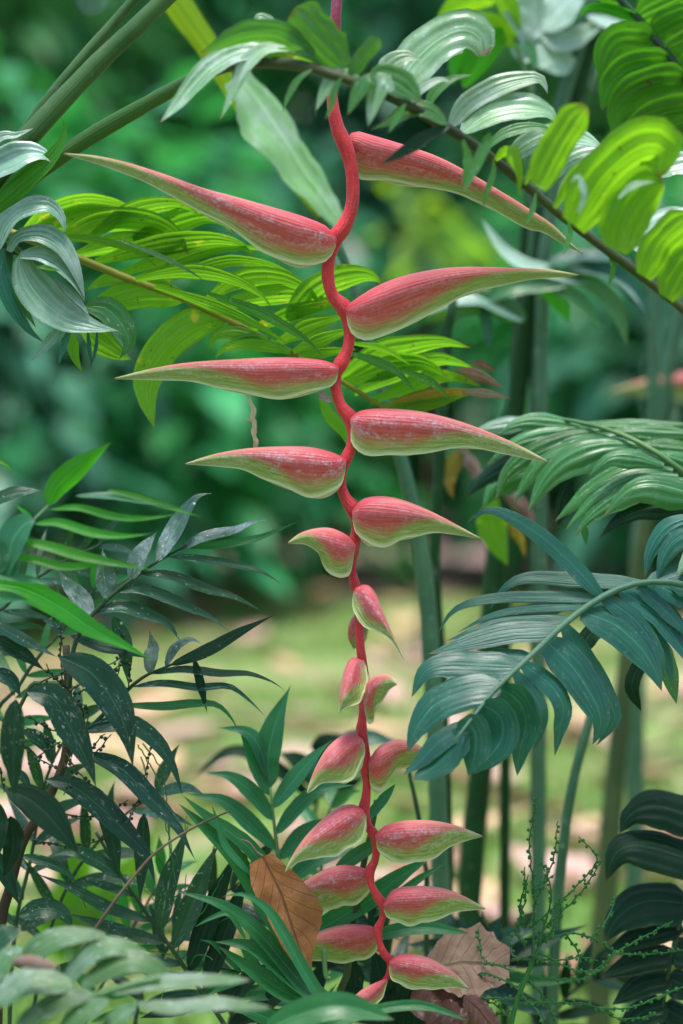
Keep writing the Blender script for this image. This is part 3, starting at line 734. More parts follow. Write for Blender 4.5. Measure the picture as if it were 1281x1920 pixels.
BR = [
 ([(632, 446), (612, 424), (570, 406), (520, 391), (450, 371), (380, 352), (310, 327), (240, 305), (180, 292), (120, 287)],
  [(630, 462), (616, 486), (590, 498), (565, 502), (535, 493), (500, 474), (450, 441), (390, 405), (330, 372), (260, 337), (190, 310), (120, 290)], -.01, -.06, .66),
 ([(650, 262), (665, 246), (700, 254), (760, 272), (820, 293), (875, 321), (930, 353), (985, 387), (1035, 420), (1070, 455), (1093, 475)],
  [(650, 285), (658, 315), (676, 334), (710, 341), (770, 346), (830, 357), (890, 377), (945, 404), (990, 430), (1020, 437), (1060, 460), (1093, 476)], .01, .05, .62),
 ([(648, 576), (668, 560), (705, 537), (760, 516), (830, 503), (890, 500), (960, 502), (1030, 505), (1086, 515)],
  [(650, 594), (656, 618), (676, 633), (700, 635), (740, 625), (780, 604), (830, 575), (880, 553), (930, 538), (985, 526), (1040, 521), (1086, 517)], -.012, -.05, .66),
 ([(636, 688), (612, 677), (570, 671), (510, 670), (430, 674), (350, 680), (280, 692), (214, 709)],
  [(634, 702), (626, 722), (600, 734), (560, 741), (520, 747), (480, 744), (430, 731), (370, 718), (300, 713), (214, 711)], -.012, -.03, .62),
 ([(656, 785), (674, 771), (710, 766), (780, 770), (850, 786), (920, 811), (980, 838), (1028, 865)],
  [(658, 800), (660, 830), (685, 849), (730, 857), (790, 850), (850, 841), (900, 842), (950, 852), (990, 861), (1028, 867)], -.01, -.04, .66),
 ([(650, 862), (625, 849), (580, 838), (520, 837), (460, 841), (400, 852), (347, 869)],
  [(648, 880), (640, 912), (620, 928), (585, 930), (548, 922), (505, 902), (460, 883), (400, 874), (347, 871)], -.01, -.03, .66),
 ([(660, 958), (680, 936), (715, 930), (755, 937), (805, 957), (855, 983), (902, 1009)],
  [(661, 975), (668, 1000), (690, 1020), (715, 1024), (750, 1015), (785, 1003), (810, 999), (855, 1003), (902, 1011)], -.01, -.03, .66),
 ([(668, 1022), (650, 1003), (620, 990), (590, 991), (562, 1000), (540, 1017)],
  [(664, 1040), (658, 1070), (650, 1085), (628, 1080), (607, 1062), (596, 1036), (575, 1022), (540, 1019)], -.01, -.04, .66),
 ([(666, 1102), (686, 1096), (702, 1108), (718, 1145), (732, 1178), (746, 1208), (757, 1234)],
  [(663, 1110), (661, 1135), (668, 1158), (690, 1178), (712, 1186), (728, 1196), (742, 1214), (756, 1236)], -.012, -.03, .8),
 ([(668, 1150), (658, 1162), (652, 1180), (653, 1198), (662, 1216)], [(684, 1160), (690, 1182), (688, 1195), (678, 1208), (664, 1217)], .014, .01, .8),
 ([(676, 1236), (660, 1233), (648, 1250), (640, 1280), (635, 1310), (635, 1337)],
  [(682, 1238), (689, 1258), (688, 1285), (680, 1308), (665, 1322), (650, 1326), (637, 1338)], -.014, -.03, .85),
 ([(680, 1310), (688, 1280), (704, 1267), (722, 1264), (736, 1270), (744, 1281)], [(683, 1330), (690, 1355), (700, 1350), (706, 1328), (722, 1308), (730, 1294), (744, 1284)], -.01, -.06, .9),
 ([(680, 1385), (662, 1374), (640, 1380), (615, 1400), (596, 1430), (583, 1460), (575, 1486)],
  [(684, 1395), (684, 1420), (672, 1445), (652, 1468), (625, 1466), (602, 1470), (588, 1481), (577, 1488)], -.012, -.04, .75),
 ([(690, 1428), (708, 1402), (735, 1388), (760, 1388), (790, 1400), (812, 1420)], [(692, 1450), (696, 1478), (710, 1485), (724, 1474), (742, 1446), (764, 1438), (812, 1422)], -.008, .03, .75),
 ([(682, 1518), (660, 1508), (632, 1515), (600, 1540), (570, 1572), (548, 1605), (534, 1634)],
  [(687, 1530), (686, 1555), (670, 1582), (645, 1598), (610, 1608), (575, 1612), (550, 1622), (535, 1636)], -.012, -.04, .75),
 ([(703, 1566), (722, 1548), (765, 1538), (815, 1539), (860, 1549), (905, 1567)], [(705, 1578), (712, 1600), (740, 1614), (780, 1618), (815, 1607), (850, 1586), (880, 1575), (905, 1569)], -.01, -.03, .7),
 ([(694, 1636), (675, 1625), (640, 1622), (605, 1632), (575, 1650), (540, 1675), (522, 1695)], [(697, 1648), (692, 1676), (665, 1694), (630, 1702), (590, 1705), (555, 1700), (522, 1697)], .02, .03, .7),
 ([(719, 1694), (738, 1668), (780, 1661), (830, 1665), (872, 1681), (910, 1703)], [(720, 1706), (728, 1722), (755, 1732), (785, 1733), (825, 1721), (865, 1709), (910, 1705)], -.01, -.03, .7),
 ([(708, 1742), (690, 1735), (650, 1733), (612, 1741), (580, 1757), (555, 1785)], [(711, 1752), (706, 1782), (680, 1799), (640, 1805), (605, 1802), (575, 1800), (555, 1788)], .02, .03, .7),
 ([(730, 1802), (750, 1789), (785, 1790), (820, 1803), (852, 1824), (880, 1853)], [(729, 1814), (735, 1836), (760, 1850), (800, 1856), (840, 1852), (880, 1855)], -.01, -.03, .7),
 ([(726, 1834), (705, 1842), (678, 1856), (655, 1878), (638, 1896)], [(727, 1840), (718, 1868), (700, 1892), (678, 1906), (655, 1906), (638, 1898)], -.005, -.02, .7),
]
for i, (tp, bt, y0, ty, fat) in enumerate(BR):
    bract(hel, tp, bt, y0, ty, fat, i)
# withered flower scrap at the mouth of one bract, and the dry fibre below it
leaf(hel, [(600, 735), (608, 745), (622, 752)], 16, M['brown_curl'], -.015, 10, prof='oval', rag=.5, name='withered_flower')
fib = Thing('dry_fibre', 'shrivelled pale strip dangling from one bract onto the next', 'dry fibre', P(470, 742, -.02))
leaf(fib, [(467, 741), (470, 755), (476, 768), (474, 785), (478, 800), (476, 815), (480, 832), (479, 846)], 12, M['fibre'], -.022, 0, 35, prof='blunt', rag=.8, name='strip', N=24, W=4)
leaf(fib, [(474, 788), (466, 786), (462, 783)], 7, M['fibre'], -.022, 10, prof='lance', rag=.4, name='frayed_end', N=6, W=2)

# second flower far right, soft
h2 = Thing('heliconia_flower', 'soft pink heliconia bract half hidden behind blurred pale canes', 'flower', P(1560, GY(1.2), 1.2))
stem('stem', h2, [(1560, GY(1.2) + 8), (1570, 1000), (1550, -200), (1480, -420), (1425, -250), (1415, 200), (1420, 560), (1425, 640), (1412, 705)], 10, M['red'], 1.2)
bract(h2, [(1412, 700), (1380, 690), (1310, 694), (1250, 702), (1200, 714), (1140, 735)], [(1412, 720), (1390, 750), (1330, 758), (1260, 748), (1200, 742), (1140, 737)], 1.2, 0.0, .6, 77)

# ------------------------------------------------------------------ arching frond over the flower
def grow(thing, items, mat, Y, roll=40, **kw):
    for it in items:
        pts, wd = it[0], it[1]
        o = dict(kw); r_ = roll; m_ = mat; y_ = Y
        if len(it) > 2:
            ex = dict(it[2])
            m_ = M[ex.pop('m')] if 'm' in ex else m_
            r_ = ex.pop('roll', r_); y_ = Y + ex.pop('y', 0.0)
            o.update(ex)
        leaf(thing, pts, wd, m_, y_, r_, **o)

f1 = Thing('palm_frond', 'long palm frond with ribbed leaflets arching over the red flower spike', 'palm frond', P(-420, GY(.1), .1))
f1r = [(-420, GY(.1) + 8, .1, 20), (-415, 1500, .1, 20), (-390, 900, .06, 19), (-280, 640, .03, 18), (-150, 490, .0, 18), (0, 378, 0, 17), (75, 320, 0, 16), (160, 262, 0, 15.5), (240, 215, -.02, 14.5), (330, 165, -.05, 13), (385, 138, -.08, 12), (440, 122, -.12, 11.5), (500, 117, -.16, 11.5), (560, 122, -.18, 11),
       (620, 138, -.2, 10.5), (690, 165, -.2, 10), (760, 195, -.2, 10), (830, 235, -.17, 10), (900, 280, -.15, 9.5), (960, 325, -.13, 9), (1030, 385, -.12, 9), (1120, 455, -.12, 9), (1200, 515, -.12, 8.5), (1281, 580, -.12, 8), (1400, 680, -.12, 6)]
stem('rachis', f1, f1r, 10, M['rachis'], 0, n=150, ns=12)
grow(f1, [
    ([(525, 98), (455, 98), (400, 125), (365, 160), (335, 195), (300, 230)], 40, dict(m='frond_pale', roll=45, prof='strap', y=-.16)),
    ([(548, 92), (500, 92), (465, 118), (447, 155), (430, 190), (412, 226)], 30, dict(m='frond_pale', roll=45, y=-.17)),
    ([(648, 128), (615, 90), (580, 52), (552, 14)], 78, dict(m='frond', roll=-25, prof='blunt', y=-.2, rag=.2)),
    ([(590, 100), (530, 66), (470, 62), (420, 80), (376, 100)], 46, dict(m='frond', roll=-30, prof='strap', rag=.3, y=-.19)),
    ([(515, 60), (500, 40), (486, 32), (476, 44)], 24, dict(m='frond_pale', roll=40)),
    ([(625, 134), (575, 110), (530, 100), (490, 108)], 32, dict(m='yellow', roll=-25, y=-.17)),
    ([(655, 150), (680, 108), (698, 88), (712, 72)], 30, dict(m='frond', roll=-20, prof='blunt', y=-.2)),
    ([(672, 148), (640, 138), (618, 160), (605, 182), (592, 208)], 30, dict(m='frond_pale', roll=40, y=-.2)),
    ([(705, 160), (690, 148), (672, 178), (652, 216)], 30, dict(m='frond', roll=40, y=-.22)),
    ([(735, 172), (718, 150), (704, 190), (690, 238)], 38, dict(m='frond_pale', roll=35, y=-.22)),
    ([(690, 148), (730, 150), (765, 170), (790, 192)], 56, dict(m='frond', roll=30, y=-.2, prof='strap')),
    ([(840, 236), (800, 208), (765, 210), (730, 230), (693, 244)], 32, dict(m='frond', roll=45, y=-.19, prof='lance')),
    ([(842, 236), (800, 258), (760, 284), (714, 309)], 28, dict(m='cham_dark', roll=35, y=-.19)),
    ([(735, 180), (775, 120), (820, 78), (866, 58), (898, 72), (906, 105)], 84, dict(m='frond_pale', roll=42, roll2=15, y=-.06, prof='cut', curl=.2, W=14)),
    ([(715, 170), (730, 130), (760, 108), (790, 112)], 44, dict(m='frond_pale', roll=40, y=-.1)),
    ([(845, 238), (880, 195), (930, 165), (985, 149), (1015, 150), (1027, 176)], 42, dict(m='frond_pale', roll=40, y=-.05, prof='strap', W=12)),
    ([(868, 248), (915, 216), (980, 203), (1028, 212), (1046, 234)], 54, dict(m='frond_pale', roll=42, y=-.06, prof='strap', W=12)),
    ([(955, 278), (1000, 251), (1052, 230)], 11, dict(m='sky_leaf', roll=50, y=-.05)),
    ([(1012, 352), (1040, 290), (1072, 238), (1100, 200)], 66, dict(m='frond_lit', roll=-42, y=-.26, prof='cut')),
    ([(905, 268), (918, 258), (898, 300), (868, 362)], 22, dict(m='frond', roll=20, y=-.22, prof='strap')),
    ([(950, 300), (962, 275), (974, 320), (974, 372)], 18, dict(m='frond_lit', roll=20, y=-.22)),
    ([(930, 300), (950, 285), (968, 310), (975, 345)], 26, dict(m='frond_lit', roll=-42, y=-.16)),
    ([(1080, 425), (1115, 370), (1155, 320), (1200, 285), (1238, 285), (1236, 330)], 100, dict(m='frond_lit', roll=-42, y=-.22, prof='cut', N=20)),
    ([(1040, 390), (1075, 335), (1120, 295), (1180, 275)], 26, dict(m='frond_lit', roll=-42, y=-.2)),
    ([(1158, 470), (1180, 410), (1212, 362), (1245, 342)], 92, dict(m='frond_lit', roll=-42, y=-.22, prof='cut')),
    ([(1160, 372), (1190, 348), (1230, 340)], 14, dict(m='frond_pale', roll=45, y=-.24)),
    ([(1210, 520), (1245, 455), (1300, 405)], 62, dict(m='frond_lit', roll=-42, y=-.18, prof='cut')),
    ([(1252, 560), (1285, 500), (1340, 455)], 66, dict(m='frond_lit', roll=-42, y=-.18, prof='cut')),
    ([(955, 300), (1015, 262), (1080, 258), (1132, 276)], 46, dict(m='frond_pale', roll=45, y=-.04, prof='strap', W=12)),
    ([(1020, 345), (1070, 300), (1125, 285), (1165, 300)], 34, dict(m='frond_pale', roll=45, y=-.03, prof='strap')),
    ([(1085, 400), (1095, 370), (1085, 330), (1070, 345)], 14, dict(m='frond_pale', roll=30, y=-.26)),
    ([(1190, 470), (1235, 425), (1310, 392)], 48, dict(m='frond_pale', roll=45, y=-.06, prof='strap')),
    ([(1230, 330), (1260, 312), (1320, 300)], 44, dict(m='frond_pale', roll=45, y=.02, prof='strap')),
    ([(868, 262), (877, 300), (868, 350)], 18, dict(m='frond', roll=15, y=-.2)),
    ([(585, 130), (560, 150), (540, 185), (530, 215)], 14, dict(m='frond', y=-.2)), ([(640, 146), (628, 170), (622, 200), (610, 225)], 15, dict(m='frond', y=-.22)), ([(760, 195), (745, 222), (728, 250)], 15, dict(m='frond', y=-.22)),
    ([(800, 218), (812, 180), (845, 150), (885, 140)], 22, dict(m='frond', y=-.12)), ([(770, 198), (790, 168), (825, 150), (850, 155)], 20, dict(m='frond_pale', y=-.14)), ([(905, 284), (950, 250), (1010, 238), (1050, 255)], 22, dict(m='frond', y=-.08)),
    ([(925, 298), (925, 330), (912, 365), (905, 395)], 13, dict(m='frond', y=-.16)), ([(985, 346), (1000, 320), (1035, 300), (1060, 305)], 18, dict(m='frond_lit', roll=-42, y=-.18)), ([(1005, 362), (1000, 392), (985, 425)], 12, dict(m='frond', y=-.14)),
    ([(1065, 412), (1068, 445), (1055, 480)], 12, dict(m='frond', y=-.14)), ([(1130, 462), (1190, 420), (1225, 380)], 22, dict(m='frond_lit', roll=-42, y=-.12)), ([(545, 120), (520, 105), (488, 104), (462, 122), (452, 150)], 15, dict(m='frond', y=-.16)),
    ([(605, 134), (590, 110), (560, 100), (540, 112)], 16, dict(m='frond', y=-.19)), ([(1140, 470), (1150, 505), (1140, 540)], 12, dict(m='frond', y=-.12)),
], M['frond'], 0.0, 40, pleat=.045)

# two thick stalks, top left
for (lb, pts, r, y0) in (
    ('slender green palm stalk slanting beside the thick one', [(-330, GY(.12) + 8), (-300, 1400), (-200, 800), (-60, 410), (40, 258), (100, 175), (170, 92), (215, 42), (250, 0), (330, -95)], 11, .04),
    ('thick green palm stalk slanting above the longest bract', [(-380, GY(.1) + 8), (-340, 1400), (-230, 750), (-80, 440), (10, 310), (60, 250), (140, 163), (215, 88), (270, 38), (312, -5), (400, -85)], 19, .0)):
    t = Thing('palm_stalk', lb, 'stalk', P(pts[0][0], pts[0][1], y0))
    stem('stalk', t, pts, (r * 1.25, r * 0.85), M['stalk'], y0, n=60, ns=14)

# curled grey-green frond, left edge
f4 = Thing('palm_frond', 'grey-green palm frond of curled drooping leaflets beside the yellowing frond', 'palm frond', P(-362, GY(0), 0))
stem('rachis', f4, [(-362, GY(0) + 8), (-358, 1400), (-345, 650), (-280, 290), (-160, 250), (-100, 300), (-50, 370), (-5, 430), (35, 470), (50, 484)], (9, 5), M['rachis_g'], 0)
grow(f4, [
    ([(-60, 300), (0, 258), (30, 254), (64, 240)], 20, dict(roll=40)),
    ([(-60, 345), (0, 310), (45, 290), (80, 290), (97, 305)], 54, dict(roll=42, prof='strap', W=14)),
    ([(-60, 430), (0, 380), (45, 340), (90, 303), (116, 268), (122, 242), (115, 222)], 42, dict(m='bright', roll=-20, roll2=40, N=20)),
    ([(-5, 470), (8, 425), (40, 395), (85, 385), (112, 405), (123, 436)], 36, dict(roll=42, prof='strap', W=12)),
    ([(18, 472), (35, 445), (80, 440), (118, 466), (142, 510), (159, 560)], 40, dict(roll=40, W=12)),
    ([(38, 480), (80, 478), (120, 500), (147, 538), (159, 565)], 44, dict(roll=42, W=12, m='grey')),
    ([(38, 474), (48, 520), (80, 565), (125, 598), (170, 612), (224, 621)], 76, dict(roll=30, W=14, prof='lance')),
    ([(5, 465), (4, 520), (22, 570), (50, 615), (82, 642)], 34, dict(roll=20, m='split')),
    ([(28, 478), (33, 530), (45, 575), (68, 615)], 24, dict(roll=20, m='ribbed')),
    ([(158, 575), (200, 580), (232, 615), (242, 645), (222, 675)], 52, dict(roll=10, m='ribbed', prof='lance', y=.05)),
    ([(150, 610), (185, 640), (222, 664), (248, 674)], 52, dict(roll=-30, m='yellow', y=.06)),
    ([(125, 602), (95, 640), (58, 677)], 20, dict(roll=30, m='grey')),
    ([(135, 610), (120, 650), (110, 686)], 14, dict(m='split')),
    ([(138, 612), (138, 660), (154, 700)], 22, dict(roll=-15, m='yellow', y=.03)),
    ([(164, 615), (167, 655), (172, 692)], 9, dict(m='split')), ([(183, 618), (180, 655), (168, 692)], 8, dict(m='split')),
    ([(104, 525), (138, 556), (168, 592)], 18, dict(roll=45)), ([(70, 500), (92, 503), (114, 508)], 10, dict(m='yellow', roll=10, y=-.02)),
], M['grey'], -.02, 40, pleat=.05)

# yellow-green frond crossing behind the flower
f3 = Thing('palm_frond', 'yellowing palm frond with brown-tipped leaflets crossing behind the flower spike', 'palm frond', P(-392, GY(.08), .08))
stem('rachis', f3, [(-392, GY(.08) + 8, 0, 11), (-388, 1500, 0, 11), (-370, 800, 0, 10), (-290, 460, 0, 9), (-160, 370, 0, 8), (-40, 415, 0, 8), (60, 450, 0, 8), (132, 478, 0, 7.5), (247, 525, 0, 7), (341, 559, 0, 6.5), (460, 616, .01, 6), (540, 657, .02, 5.5), (640, 715, .04, 5), (720, 765, .06, 4), (770, 800, .07, 2)], 7, M['rachis_y'], .08, n=60)
grow(f3, [
    ([(40, 440), (90, 396), (150, 376), (200, 378), (240, 390), (266, 408)], 32, dict(prof='strap', curl=.4)),
    ([(50, 448), (110, 418), (160, 400), (225, 392)], 36, {}),
    ([(118, 446), (180, 420), (240, 414), (300, 424), (335, 448), (354, 478)], 46, dict(prof='strap')),
    ([(80, 446), (150, 446), (210, 456), (260, 474), (297, 503)], 17, dict(roll=-10, y=-.03)),
    ([(170, 445), (235, 405), (300, 385), (350, 387), (376, 410)], 40, {}),
    ([(250, 450), (330, 418), (385, 405), (420, 415), (440, 442)], 48, dict(y=.01)),
    ([(300, 415), (360, 390), (410, 385), (440, 412)], 36, dict(y=.015)),
    ([(180, 492), (260, 470), (340, 455), (410, 450), (455, 462), (482, 488)], 42, {}),
    ([(140, 480), (200, 462), (270, 452), (340, 452)], 42, dict(y=.012)),
    ([(225, 515), (300, 488), (370, 472), (440, 462), (478, 470)], 34, dict(y=.012)),
    ([(250, 522), (330, 495), (400, 472), (465, 465), (520, 474)], 18, {}),
    ([(300, 530), (370, 505), (440, 490), (510, 499), (567, 524)], 24, {}),
    ([(255, 525), (330, 511), (390, 513), (445, 528), (490, 554), (511, 580)], 30, dict(y=-.02)),
    ([(380, 570), (440, 530), (500, 520), (550, 530), (585, 552), (605, 578)], 40, {}),
    ([(400, 580), (470, 560), (540, 553), (600, 562), (640, 580)], 40, dict(y=.01)),
    ([(225, 450), (300, 480), (350, 505), (390, 531)], 10, dict(m='ribbed', roll=10, y=-.04)),
    ([(290, 538), (360, 560), (440, 590), (500, 620), (544, 648)], 24, dict(y=-.03, m='yellow')),
    ([(390, 550), (470, 580), (530, 610), (580, 643), (608, 672)], 22, dict(y=-.03, m='ribbed')),
    ([(540, 600), (600, 540), (665, 518), (700, 520), (718, 534)], 50, dict(prof='strap')),
    ([(470, 618), (540, 592), (610, 572), (660, 560)], 34, {}), ([(520, 645), (585, 612), (650, 592)], 38, {}), ([(550, 660), (605, 637), (665, 615)], 30, {}), ([(560, 668), (620, 660), (670, 655)], 22, {}),
    ([(250, 526), (200, 525), (160, 545)], 26, dict(roll=20)),
    ([(345, 560), (290, 552), (225, 560), (158, 580)], 56, dict(roll=-20, prof='strap', m='yellow')),
    ([(425, 596), (372, 605), (320, 640), (285, 690), (274, 740), (289, 802)], 66, dict(roll=-15, prof='strap', N=20)),
    ([(490, 632), (440, 622), (402, 630), (396, 660)], 30, dict(roll=0)), ([(545, 660), (480, 642), (430, 648), (402, 672)], 34, dict(roll=-15)),
    ([(630, 712), (700, 668), (760, 652), (825, 642), (884, 652)], 46, dict(y=.04)), ([(640, 722), (720, 690), (790, 683), (842, 708)], 50, dict(y=.04)),
    ([(665, 738), (740, 702), (820, 675), (892, 690)], 40, dict(y=.05)), ([(695, 755), (770, 724), (840, 706), (905, 726)], 34, dict(y=.05)), ([(715, 768), (790, 750), (860, 738), (905, 732)], 36, dict(y=.06, m='rotten_yellow')),
    ([(720, 762), (780, 765), (840, 750), (880, 738)], 26, dict(y=.055)),
    ([(850, 698), (892, 704), (944, 727)], 26, dict(y=.05, m='brown_curl')), ([(865, 735), (910, 738), (958, 746)], 18, dict(y=.05, m='brown_curl')), ([(885, 680), (905, 684), (930, 697)], 14, dict(y=.05, m='brown_curl')),
    ([(650, 662), (700, 676), (745, 698), (780, 737)], 20, dict(y=.0, m='ribbed')), ([(650, 642), (720, 655), (775, 688)], 13, dict(y=.0)), ([(755, 695), (810, 718), (844, 748)], 18, dict(y=.02, m='ribbed')),
    ([(600, 740), (615, 775), (645, 812), (660, 850)], 26, dict(roll=-10, y=.03, m='yellow')),
], M['yellow'], .085, -36, fold=10, pleat=.045)

# ------------------------------------------------------------------ tall leaf and canes behind the flower
t = Thing('heliconia_leaf', 'tall torn leaf with yellow edge on a pale waxy stalk behind the flower', 'leaf', P(836, GY(.38), .38))
stem('stalk', t, [(836, GY(.38) + 8, 0, 18), (832, 1900, 0, 18), (824, 1600, 0, 17), (812, 1300, 0, 17), (796, 1080, 0, 16), (770, 930, 0, 14), (735, 800, 0, 11), (690, 640, 0, 9), (640, 470, 0, 8), (560, 345, 0, 7), (490, 255, 0, 7), (400, 115, 0, 6), (330, 15, 0, 5), (280, -70, 0, 4)], 10, M['cane_pale'], .38, n=80)
leaf(t, [(280, -60), (340, 25), (385, 85), (430, 158), (470, 222), (510, 282), (560, 352), (600, 405)], 60, M['banana_edge'], .372, -20, widths=[(26, 34), (24, 30), (22, 24), (20, 14), (18, 8), (12, 6), (8, 4)], rag=.25, name='blade', N=24)
leaf(t, [(448, 145), (490, 195), (530, 255), (570, 318), (610, 375), (648, 432)], 110, M['banana'], .36, 42, widths=[(52, 20), (62, 26), (70, 28), (62, 26), (50, 24), (40, 20), (6, 6)], name='blade', N=26, W=12, rag=.3, wave=.1)

def cane(lb, pts, r, mat, Y, name='cane'):
    t = Thing(name, lb, 'cane', P(pts[-1][0], GY(Y), Y))
    stem('stalk', t, pts + [(pts[-1][0] - 5, GY(Y) + 8)], r, mat, Y, n=50, ns=12)
    return t
cane('slim green cane rising beside the pale waxy stalk', [(850, 560), (835, 660), (825, 860), (815, 1050), (826, 1250), (835, 1500), (838, 1700)], (9, 14), M['cane'], .45)
c8 = cane('thick dark green cane carrying drooping blue-green leaves', [(1150, -40), (1130, 20), (1085, 170), (1040, 330), (1005, 500), (985, 620), (965, 780), (930, 1050), (905, 1400), (880, 1700)], (12, 24), M['cane'], .62)
cane('thin green cane parallel to the thick dark one', [(1000, 330), (985, 430), (975, 560), (960, 780), (950, 900)], (9, 11), M['cane'], .68)
cane('pale waxy cane reaching the top behind the arching frond', [(1120, -40), (1100, 30), (1078, 110), (1050, 215), (1030, 420), (1015, 700)], (13, 13), M['cane_pale'], .6)
cane('straight blue-green cane crossing the blurred pink bract', [(1235, 380), (1228, 470), (1225, 600), (1222, 800), (1205, 1000), (1190, 1300)], (11, 15), M['cane_pale'], 1.0)
cane('pale green leaning cane beside the blurred pink bract', [(1320, 480), (1275, 590), (1250, 720), (1230, 820), (1210, 960), (1195, 1150)], (16, 17), M['cane_pale'], 1.2)
cane('stout aging cane turning brown towards its foot', [(1215, 950), (1185, 1150), (1165, 1350), (1148, 1520), (1135, 1700), (1122, 1920)], (14, 27), M['cane_brown'], .9)
cane('thin blue-green cane in front of the stout brown one', [(1125, 1290), (1100, 1370), (1072, 1480), (1052, 1620), (1042, 1750), (1035, 1930)], (9, 12), M['cane_pale'], .3)
cane('thin dark stem below the split leaf', [(760, 1400), (770, 1460), (785, 1530), (795, 1620), (800, 1700)], (4, 5), M['rachis_d'], .2)

grow(c8, [
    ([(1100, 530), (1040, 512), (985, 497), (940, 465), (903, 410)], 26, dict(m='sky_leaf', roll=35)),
    ([(1080, 520), (1010, 526), (960, 535), (925, 555), (903, 585)], 46, dict(m='ribbed', roll=20)), ([(1000, 525), (1035, 545), (1055, 575), (1068, 605)], 40, dict(m='bright', roll=0)),
    ([(1040, 510), (1110, 535), (1155, 580), (1176, 648)], 36, {}), ([(1020, 525), (1085, 565), (1120, 605), (1130, 620)], 26, {}), ([(1080, 480), (1150, 515), (1200, 565), (1222, 615)], 32, dict(m='split')),
    ([(1030, 490), (1110, 480), (1190, 490)], 24, dict(m='split', roll=45)), ([(1060, 500), (1130, 510), (1180, 540), (1215, 590)], 24, dict(m='grey', roll=50)),
    ([(985, 600), (930, 570), (880, 570), (852, 590), (848, 618)], 48, dict(m='ribbed', roll=0)), ([(980, 600), (910, 562), (850, 562), (800, 590)], 34, dict(m='grey', roll=45)), ([(905, 575), (912, 610), (918, 655)], 20, dict(m='split')),
], M['ribbed'], .55, 25, name='leaf', prof='strap')

# ------------------------------------------------------------------ top right fronds
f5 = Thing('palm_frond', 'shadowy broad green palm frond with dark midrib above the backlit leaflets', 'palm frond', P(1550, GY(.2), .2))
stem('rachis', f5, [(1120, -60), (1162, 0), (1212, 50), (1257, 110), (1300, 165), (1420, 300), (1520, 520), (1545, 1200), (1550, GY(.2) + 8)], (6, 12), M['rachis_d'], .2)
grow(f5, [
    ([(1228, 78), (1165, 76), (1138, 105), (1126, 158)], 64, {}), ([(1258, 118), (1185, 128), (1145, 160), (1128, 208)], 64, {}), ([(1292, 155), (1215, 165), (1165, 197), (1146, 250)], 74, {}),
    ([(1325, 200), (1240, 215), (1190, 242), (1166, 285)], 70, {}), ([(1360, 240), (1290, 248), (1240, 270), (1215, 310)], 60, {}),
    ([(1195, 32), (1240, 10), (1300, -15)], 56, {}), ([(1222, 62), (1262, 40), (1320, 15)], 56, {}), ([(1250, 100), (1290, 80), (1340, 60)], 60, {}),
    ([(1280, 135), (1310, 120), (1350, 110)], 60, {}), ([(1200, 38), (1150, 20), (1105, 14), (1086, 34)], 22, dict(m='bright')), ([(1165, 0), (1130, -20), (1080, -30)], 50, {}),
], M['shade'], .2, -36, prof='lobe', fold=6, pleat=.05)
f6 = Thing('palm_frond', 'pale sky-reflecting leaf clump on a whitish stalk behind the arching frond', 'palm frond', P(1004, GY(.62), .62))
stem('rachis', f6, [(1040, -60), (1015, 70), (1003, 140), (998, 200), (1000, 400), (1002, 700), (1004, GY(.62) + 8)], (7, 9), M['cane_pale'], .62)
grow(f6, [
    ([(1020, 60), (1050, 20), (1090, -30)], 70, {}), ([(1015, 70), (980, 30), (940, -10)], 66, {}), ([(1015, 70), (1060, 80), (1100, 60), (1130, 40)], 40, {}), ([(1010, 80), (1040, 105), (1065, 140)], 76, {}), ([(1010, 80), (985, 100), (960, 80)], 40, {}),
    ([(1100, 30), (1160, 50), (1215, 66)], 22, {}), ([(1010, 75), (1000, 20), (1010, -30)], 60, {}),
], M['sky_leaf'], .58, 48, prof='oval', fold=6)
f6b = Thing('palm_frond', 'sunlit yellow-green leaves glowing beside the pale sky-reflecting clump', 'palm frond', P(980, 60, .45))
stem('rachis', f6b, [(1000, 180), (960, 60), (930, -20), (900, -80)], (5, 4), M['rachis_g'], .5)
grow(f6b, [
    ([(935, 0), (900, 0), (860, 10), (820, 40)], 44, {}), ([(930, -20), (950, 10), (962, 40), (970, 60)], 40, {}), ([(870, 52), (910, 50), (945, 66), (972, 88)], 50, {}), ([(955, 60), (925, 80), (895, 120), (868, 165)], 56, dict(m='bright')), ([(940, 30), (890, 60), (860, 100), (850, 160)], 34, dict(m='bright')),
    ([(960, 70), (990, 90), (1005, 130)], 24, dict(m='ribbed', roll=30)), ([(945, 20), (975, 60), (990, 110)], 18, dict(m='grey', roll=30)),
], M['frond_lit'], .45, -30, prof='oval')

